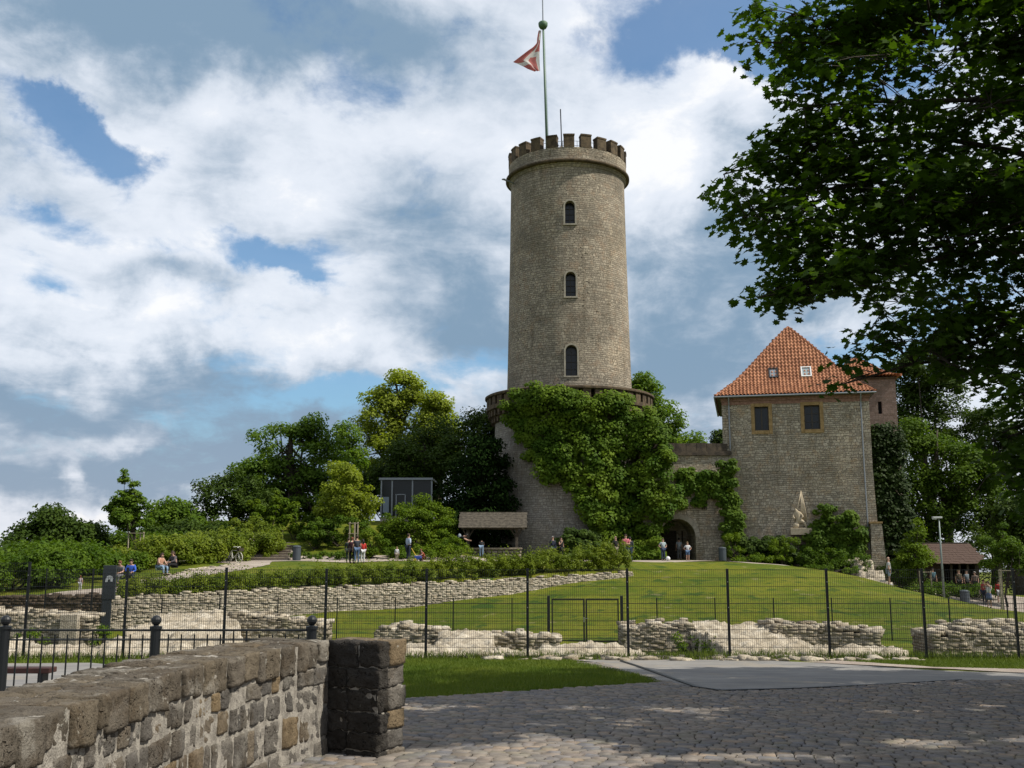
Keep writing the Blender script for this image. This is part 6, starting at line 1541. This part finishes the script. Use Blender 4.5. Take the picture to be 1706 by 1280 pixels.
# ------------------------------------------------------------------ people
SKIN = mottled('skin', (.42, .25, .18), (.50, .31, .23), 4, .6)
def cloth(n, c): return bpy.data.materials.get('cloth_'+n) or mottled('cloth_'+n, tuple(x*.8 for x in c), c, 12, .9, bs=.4)
HAIRM = {k: mottled('hair_'+k, tuple(x*.7 for x in c), c, 20, .7) for k, c in {'brown': (.05, .03, .018), 'black': (.014, .011, .01), 'grey': (.35, .33, .31), 'red': (.17, .05, .02), 'blond': (.35, .25, .12), 'bald': (.42, .27, .2)}.items()}
BASE = dict(pel=(0, 0, .95), spi=(0, 0, 1.10), che=(0, -.01, 1.28), nec=(0, .0, 1.46), hd0=(0, -.01, 1.55), hd1=(0, -.015, 1.66),
    lsh=(.175, 0, 1.38), lel=(.23, .02, 1.11), lwr=(.24, -.05, .87), lha=(.24, -.07, .80), rsh=(-.175, 0, 1.38), rel=(-.23, .02, 1.11), rwr=(-.24, -.05, .87), rha=(-.24, -.07, .80),
    lhi=(.09, 0, .90), lkn=(.10, -.015, .49), lan=(.10, .02, .09), lto=(.11, -.15, .035), rhi=(-.09, 0, .90), rkn=(-.10, -.015, .49), ran=(-.10, .02, .09), rto=(-.11, -.15, .035))
RAD = dict(pel=.135, spi=.125, che=.14, nec=.055, hd0=.075, hd1=.085, lsh=.065, lel=.042, lwr=.028, lha=.034, lhi=.085, lkn=.055, lan=.037, lto=.034)
for k in list(RAD):
    if k[0] == 'l': RAD['r'+k[1:]] = RAD[k]
EDG = [('pel', 'spi'), ('spi', 'che'), ('che', 'nec'), ('nec', 'hd0'), ('hd0', 'hd1')]+[(s+a, s+b) for s in 'lr' for a, b in (('sh', 'el'), ('el', 'wr'), ('wr', 'ha'), ('hi', 'kn'), ('kn', 'an'), ('an', 'to'))]+[('che', 'lsh'), ('che', 'rsh'), ('pel', 'lhi'), ('pel', 'rhi')]
POSES = {
 'stand': {}, 
 'hips': dict(lel=(.36, .06, 1.14), lwr=(.19, -.02, 1.0), lha=(.13, -.04, .98), rel=(-.36, .06, 1.14), rwr=(-.19, -.02, 1.0), rha=(-.13, -.04, .98)),
 'onehip': dict(rel=(-.36, .10, 1.14), rwr=(-.19, .08, 1.0), rha=(-.14, .1, .98), lwr=(.2, -.2, 1.0), lha=(.18, -.26, .98), lel=(.24, 0, 1.12)),
 'folded': dict(lel=(.25, -.02, 1.10), lwr=(.05, -.22, 1.12), lha=(-.02, -.23, 1.14), rel=(-.25, -.02, 1.10), rwr=(-.05, -.2, 1.08), rha=(.02, -.21, 1.09)),
 'face': dict(rel=(-.24, -.08, 1.14), rwr=(-.10, -.2, 1.36), rha=(-.05, -.2, 1.44)),
 'camera': dict(lel=(.27, -.16, 1.28), lwr=(.10, -.28, 1.50), lha=(.05, -.3, 1.56), rel=(-.27, -.16, 1.28), rwr=(-.10, -.28, 1.50), rha=(-.05, -.3, 1.56)),
 'walk': dict(lkn=(.09, -.20, .50), lan=(.09, -.16, .10), lto=(.1, -.33, .06), rkn=(-.09, .06, .50), ran=(-.09, .30, .14), rto=(-.1, .16, .05), lwr=(.24, .10, .9), lha=(.24, .12, .83), rwr=(-.24, -.2, .92), rha=(-.24, -.25, .86)),
 'bent': dict(pel=(0, .12, .95), spi=(0, .02, 1.08), che=(0, -.18, 1.2), nec=(0, -.36, 1.27), hd0=(0, -.45, 1.30), hd1=(0, -.55, 1.33), lsh=(.17, -.27, 1.22), rsh=(-.17, -.27, 1.22), lel=(.2, -.45, 1.05), lwr=(.16, -.66, .98), lha=(.15, -.73, .97), rel=(-.2, -.45, 1.05), rwr=(-.16, -.66, .98), rha=(-.15, -.73, .97), lhi=(.09, .12, .9), rhi=(-.09, .12, .9), lkn=(.1, .05, .48), rkn=(-.1, .05, .48)),
 'sit': dict(pel=(0, .05, .50), spi=(0, .04, .64), che=(0, -.04, .82), nec=(0, -.10, .99), hd0=(0, -.13, 1.08), hd1=(0, -.15, 1.18), lsh=(.17, -.06, .92), rsh=(-.17, -.06, .92), lel=(.24, -.16, .70), lwr=(.14, -.38, .62), lha=(.10, -.44, .60), rel=(-.24, -.16, .70), rwr=(-.14, -.38, .62), rha=(-.10, -.44, .60), lhi=(.09, .02, .47), rhi=(-.09, .02, .47), lkn=(.14, -.42, .50), rkn=(-.14, -.42, .50), lan=(.13, -.44, .10), ran=(-.13, -.44, .10), lto=(.14, -.60, .05), rto=(-.14, -.60, .05)),
 'crouch': dict(pel=(0, .08, .32), spi=(0, .05, .5), che=(0, -.08, .68), nec=(0, -.18, .84), hd0=(0, -.22, .93), hd1=(0, -.25, 1.03), lsh=(.17, -.12, .78), rsh=(-.17, -.12, .78), lel=(.24, -.26, .58), lwr=(.16, -.46, .5), lha=(.13, -.52, .48), rel=(-.24, -.26, .58), rwr=(-.16, -.46, .5), rha=(-.13, -.52, .48), lhi=(.09, .05, .30), rhi=(-.09, .05, .30), lkn=(.16, -.32, .46), rkn=(-.16, -.32, .46), lan=(.13, -.08, .09), ran=(-.13, -.08, .09), lto=(.15, -.24, .04), rto=(-.15, -.24, .04)),
}
def sub_skin(name, J, keys, edges, inflate, mat, parent, s_):
    keys = list(keys); ix = {k: i for i, k in enumerate(keys)}; V = [J[k]*s_ for k in keys]; Ed = [(ix[a], ix[b]) for a, b in edges if a in ix and b in ix]
    rr_ = [(RAD[k]*inflate+.006)*s_ if k in RAD else .05*s_ for k in keys]
    return skinned(name, V, Ed, rr_, mat, parent, 1)
def person(label, px, d, h, face, pose, top, bot, hair='brown', sleeves='short', legs='long', shoe=(.03, .03, .03), z=None, extra=None, dress=False, at=None):
    b = at if at is not None else on(px, d)
    if z is not None: b = Vector((b.x, b.y, z))
    s_ = h/1.75; o = empty('person', b, R(face), label=label, cat='person')
    J = {k: Vector(v) for k, v in BASE.items()}; J.update({k: Vector(v) for k, v in POSES[pose].items()})
    child = h < 1.4
    if child:
        for k in ('hd0', 'hd1'): J[k] = J['nec']+(J[k]-J['nec'])*1.1
    keys = list(BASE)
    body = sub_skin('body', J, keys, EDG, .92 if not child else 1.0, [SKIN, HAIRM['black']], o, s_)
    # fingers, face: joined into the body mesh
    mb = MB()
    for sd in 'lr':
        w, hnd = J[sd+'wr'], J[sd+'ha']; dr = (hnd-w).normalized(); sx = dr.cross(Vector((0, 1, .3))); sx.normalize(); sg = 1 if sd == 'l' else -1
        for k, L in enumerate((.075, .085, .08, .062)):
            a = hnd+dr*.015+sx*(k-1.5)*.018; n2_ = Vector((0, -1, 0)); mb.tube([a*s_, (a+dr*L*.5)*s_, (a+dr*L*.85+n2_*.02)*s_], [.010*s_, .009*s_, .007*s_], 5)
        a = hnd-dr*.02+sx*-.03*sg; mb.tube([a*s_, (a+dr*.03-sx*.03*sg)*s_, (a+dr*.06-sx*.035*sg)*s_], [.012*s_, .010*s_, .008*s_], 5)
    up = (J['hd1']-J['hd0']).normalized(); fw = Vector((0, -1, 0)); fw = (fw-up*fw.dot(up)).normalized(); rt = up.cross(fw); hc = J['hd0'].lerp(J['hd1'], .5)
    mb.tube([(hc+fw*.075+up*.03)*s_, (hc+fw*.108-up*.005)*s_, (hc+fw*.085-up*.012)*s_], [.008*s_, .015*s_, .008*s_], 5)
    for sg in (-1, 1):
        mb.ball((hc+rt*.092*sg)*s_, .022*s_, seg=6, sc=(.5, .8, 1.2)); mb.ball((hc+fw*.088+rt*.032*sg+up*.022)*s_, .011*s_, m=1, seg=6)
    mb.box((hc+fw*.089-up*.042)*s_, (.045*s_, .012*s_, .010*s_), m=1)
    bm = bmesh.new(); bm.from_mesh(body.data); me2 = mb.mesh('tmp'); bm.from_mesh(me2); bm.to_mesh(body.data); bm.free(); bpy.data.meshes.remove(me2)
    # clothes
    J2 = dict(J); ks = ['pel', 'spi', 'che', 'lsh', 'rsh']; sl = {'short': .75, 'none': .15, 'long': 1}[sleeves]
    for sd in 'lr':
        if sleeves == 'long': ks += [sd+'el', sd+'wr']
        else: J2[sd+'el'] = J[sd+'sh'].lerp(J[sd+'el'], sl); ks += [sd+'el']
    J2['pel'] = J['pel']+Vector((0, 0, -.03)); J2['nk'] = J['che'].lerp(J['nec'], .55); ks.append('nk'); RAD['nk'] = .075
    sub_skin('shirt' if not dress else 'dress', J2, ks, EDG+[('che', 'nk')], 1.16, cloth(*top), o, s_)
    J3 = dict(J); ks = ['pel', 'lhi', 'rhi', 'lkn', 'rkn']
    if legs == 'long': ks += ['lan', 'ran']
    else:
        for sd in 'lr': J3[sd+'kn'] = J[sd+'hi'].lerp(J[sd+'kn'], .95); 
    if not dress: sub_skin('trousers' if legs == 'long' else 'shorts', J3, ks, EDG, 1.18, cloth(*bot), o, s_)
    else:
        m = MB(); m.lathe([(.21, .52), (.19, .7), (.17, .9), (.13, 1.05)], sides=14); q = m.build('skirt', cloth(*bot), o, smooth=True); q.scale = (s_, s_*.8, s_)
    for sd in 'lr':
        m = MB(); a, t = J[sd+'an'], J[sd+'to']; m.ball((a.lerp(t, .55)+Vector((0, 0, -.01)))*s_, .10*s_, seg=10, sc=(.5, 1.35, .45)); m.build('shoe', cloth('shoe%d' % int(shoe[0]*100), shoe), o, smooth=True)
    if hair != 'none':
        m = MB(); c = hc+up*.028-fw*.014; m.ball((0, 0, 0), .1, seg=12, sc=(.98, 1.08, 1.12)); 
        me = m.mesh('hair', True); bm = bmesh.new(); bm.from_mesh(me)
        cutn = Vector((0, -1, -.62)).normalized(); bmesh.ops.bisect_plane(bm, geom=bm.verts[:]+bm.edges[:]+bm.faces[:], plane_co=cutn*.035, plane_no=cutn, clear_outer=True); bm.to_mesh(me); bm.free()
        q = up.rotation_difference(Vector((0, 0, 1))).inverted(); ho = link('hair', me, HAIRM[hair], o); ho.location = c*s_; ho.rotation_mode = 'QUATERNION'; ho.rotation_quaternion = q; ho.scale = (s_*(1.0 if hair != 'bald' else .97),)*3
        if 'long' in (extra or ''): m = MB(); m.tube([(c-fw*.06)*s_, (c-fw*.09-up*.14)*s_, (c-fw*.08-up*.28)*s_], [.08*s_, .075*s_, .03*s_], 8); m.build('hair', HAIRM[hair], o, smooth=True)
    if 'backpack' in (extra or ''): 
        n_ = (J['nec']-J['spi']).normalized(); bk_ = (J['spi'].lerp(J['nec'], .55)+Vector((0, .17, .05))*1.0); m = MB(); m.ball(bk_*s_, .2*s_, seg=10, sc=(.85, .65, 1.1)); tag(m.build('backpack', cloth('bag', (.25, .29, .33)), o, smooth=True))
    if 'coat' in (extra or ''): m = MB(); m.box(Vector((.26, -.1, .85))*s_, (.08, .22, .6), taper=.8); m.build('jacket', cloth('navycoat', (.015, .018, .03)), o, bevel=.03)
    if 'bag' == (extra or ''): m = MB(); m.box(Vector((-.27, .0, .85))*s_, (.1, .3, .3)); m.build('shoulder_bag', cloth('tanbag', (.4, .33, .24)), o, bevel=.03)
    return o
NAVY = ('navy', (.02, .025, .05)); BLK = ('black', (.012, .012, .014)); JEAN = ('jean', (.10, .16, .28)); LJEAN = ('ljean', (.25, .36, .50)); WHT = ('white', (.62, .63, .66)); KHA = ('khaki', (.22, .19, .14)); RED = ('red', (.45, .03, .025)); GRY = ('grey', (.16, .16, .17))
dk = ('darkgreen', (.03, .045, .04))
person('seated person with ginger hair and grey top beside the sign slab', 200, 53.6, 1.68, -10, 'sit', GRY, GRY, 'red')
person('seated person in a blue and white track jacket', 217, 53.9, 1.75, 12, 'sit', ('royal', (.04, .12, .55)), NAVY, 'brown', 'long')
person('seated woman in a peach top and pale jeans turned to her neighbour', 266, 57.5, 1.7, 60, 'sit', ('peach', (.50, .27, .18)), LJEAN, 'brown', 'none', extra='long')
person('seated person in patterned dark clothes facing the woman in peach', 289, 58.6, 1.7, -35, 'sit', ('floral', (.10, .09, .10)), BLK, 'brown', 'long', extra='long')
person('standing person in a dark green coat at the left of the group of four', 580, 68.2, 1.62, 180, 'stand', dk, dk, 'brown', 'long')
person('red-haired person in dark clothes in the group of four', 586, 67.2, 1.68, 170, 'stand', ('wine', (.06, .02, .03)), BLK, 'red', 'long')
person('tall person in dark top and blue jeans in the group of four', 594, 66.8, 1.80, 200, 'stand', ('slate', (.04, .045, .06)), JEAN, 'brown')
person('person in red jacket and white trousers at the right of the group of four', 604, 67.0, 1.55, -150, 'stand', RED, WHT, 'black', 'long', extra='long')
person('small toddler in white standing alone on the path', 661, 70, .95, 10, 'stand', WHT, ('sand', (.35, .30, .24)), 'blond', 'long')
person('man in pale blue shirt holding a dark jacket, hand on hip', 680, 68.5, 1.80, 130, 'onehip', ('paleblue', (.40, .46, .60)), NAVY, 'brown', 'long', extra='coat')
person('crouching child in red brown clothes beside the blue toy', 705, 69.6, 1.25, -60, 'crouch', ('rust', (.30, .07, .03)), ('rustd', (.12, .03, .02)), 'red')
person('man with grey backpack bending over the left end of the well', 765, 75.3, 1.82, 80, 'bent', BLK, ('dkjean', (.05, .08, .13)), 'black', 'short', extra='backpack')
person('person in light jeans leaning over the well wall, seen from behind', 802, 75.6, 1.55, 180, 'bent', BLK, LJEAN, 'brown', 'short')
person('white-haired man in dark jacket and pale shirt by the low ivy', 921, 76.5, 1.75, 20, 'stand', NAVY, ('dkjean', (.05, .08, .13)), 'grey', 'long')
person('woman in black dress touching her face beside the white-haired man', 935, 76.3, 1.68, 40, 'face', BLK, BLK, 'brown', 'none', extra='long')
person('bald man in dark shirt and khaki trousers left of the man in pink', 1026, 72, 1.66, 40, 'onehip', BLK, KHA, 'bald')
person('tall man in pink shirt and dark jeans at the lawn corner', 1043, 69, 1.80, 0, 'folded', ('pink', (.62, .16, .22)), ('dkjean2', (.03, .045, .09)), 'brown')
person('person in dark top and jeans partly hidden behind the man in pink', 1050, 71, 1.65, 160, 'stand', ('slate', (.04, .045, .06)), ('dkjean', (.05, .08, .13)), 'black', 'long')
person('teenager in black and white top with hands on hips by the ball', 1105, 74, 1.58, 25, 'hips', ('bw', (.35, .42, .44)), ('dkjean2', (.03, .045, .09)), 'brown')
person('person in pale shirt standing inside the dark gateway', 1132, 81.2, 1.70, 180, 'stand', ('paleg', (.35, .38, .42)), GRY, 'black')
person('blond boy in white T-shirt and blue shorts in front of the gateway', 1146, 71.5, 1.30, 5, 'hips', WHT, ('bshort', (.10, .17, .30)), 'blond', 'short', 'short', (.3, .3, .3))
person('lone balding man in white T-shirt and pale shorts on the lawn edge', 1482, 67, 1.78, 75, 'stand', ('offwhite', (.50, .50, .50)), ('lshort', (.35, .40, .50)), 'bald', 'short', 'short', (.55, .55, .55))
person('woman in white and navy dress holding a camera on the right lawn', 1649, 67, 1.68, -50, 'camera', WHT, ('dotted', (.12, .15, .26)), 'brown', 'none', 'short', extra='long', dress=True)
person('red-haired woman in red top with shoulder bag near the hut', 1641, 74.5, 1.72, -60, 'stand', ('redd', (.42, .06, .05)), NAVY, 'red', 'none', extra='bag')
person('person in bright red top and white shorts near the hut', 1666, 75.5, 1.66, 170, 'stand', RED, WHT, 'brown', 'long', 'short')
person('person in teal shirt in the shade left of the lamp post', 1556, 79, 1.70, 0, 'stand', ('teal', (.08, .16, .20)), BLK, 'black')
person('person in grey shirt standing in the shade under the hut eaves', 1612, 80.5, 1.75, 20, 'stand', ('steel', (.16, .2, .23)), BLK, 'black')
person('person in brown shirt in the shade right of the grey-shirted one', 1626, 80, 1.68, -30, 'stand', ('mink', (.22, .17, .14)), BLK, 'grey')
person('pale-haired person half hidden in the dark under the hut roof', 1599, 82, 1.75, 0, 'stand', ('mud', (.10, .08, .05)), BLK, 'blond')
person('small child in white at the far left end of the gravel walk', 133, 49.6, .72, 180, 'stand', ('palepink', (.5, .42, .45)), WHT, 'red')
zt_ = 33.95
person('visitor in dark clothes looking out between merlons left on the tower', 930, 84, 1.72, 0, 'folded', BLK, BLK, 'brown', 'long', at=Vector((X(929, 82.6, 35), 82.6, zt_)))
person('visitor with pale shirt looking out beside the other on the tower', 934, 84, 1.66, 30, 'folded', ('steel', (.16, .2, .23)), BLK, 'blond', 'long', at=Vector((X(935, 82.9, 35), 82.9, zt_)))
person('lone visitor looking out between merlons right on the tower', 985, 84, 1.66, 10, 'stand', ('wine', (.06, .02, .03)), BLK, 'brown', 'long', at=Vector((X(985, 82.8, 35), 82.8, zt_-.05)))
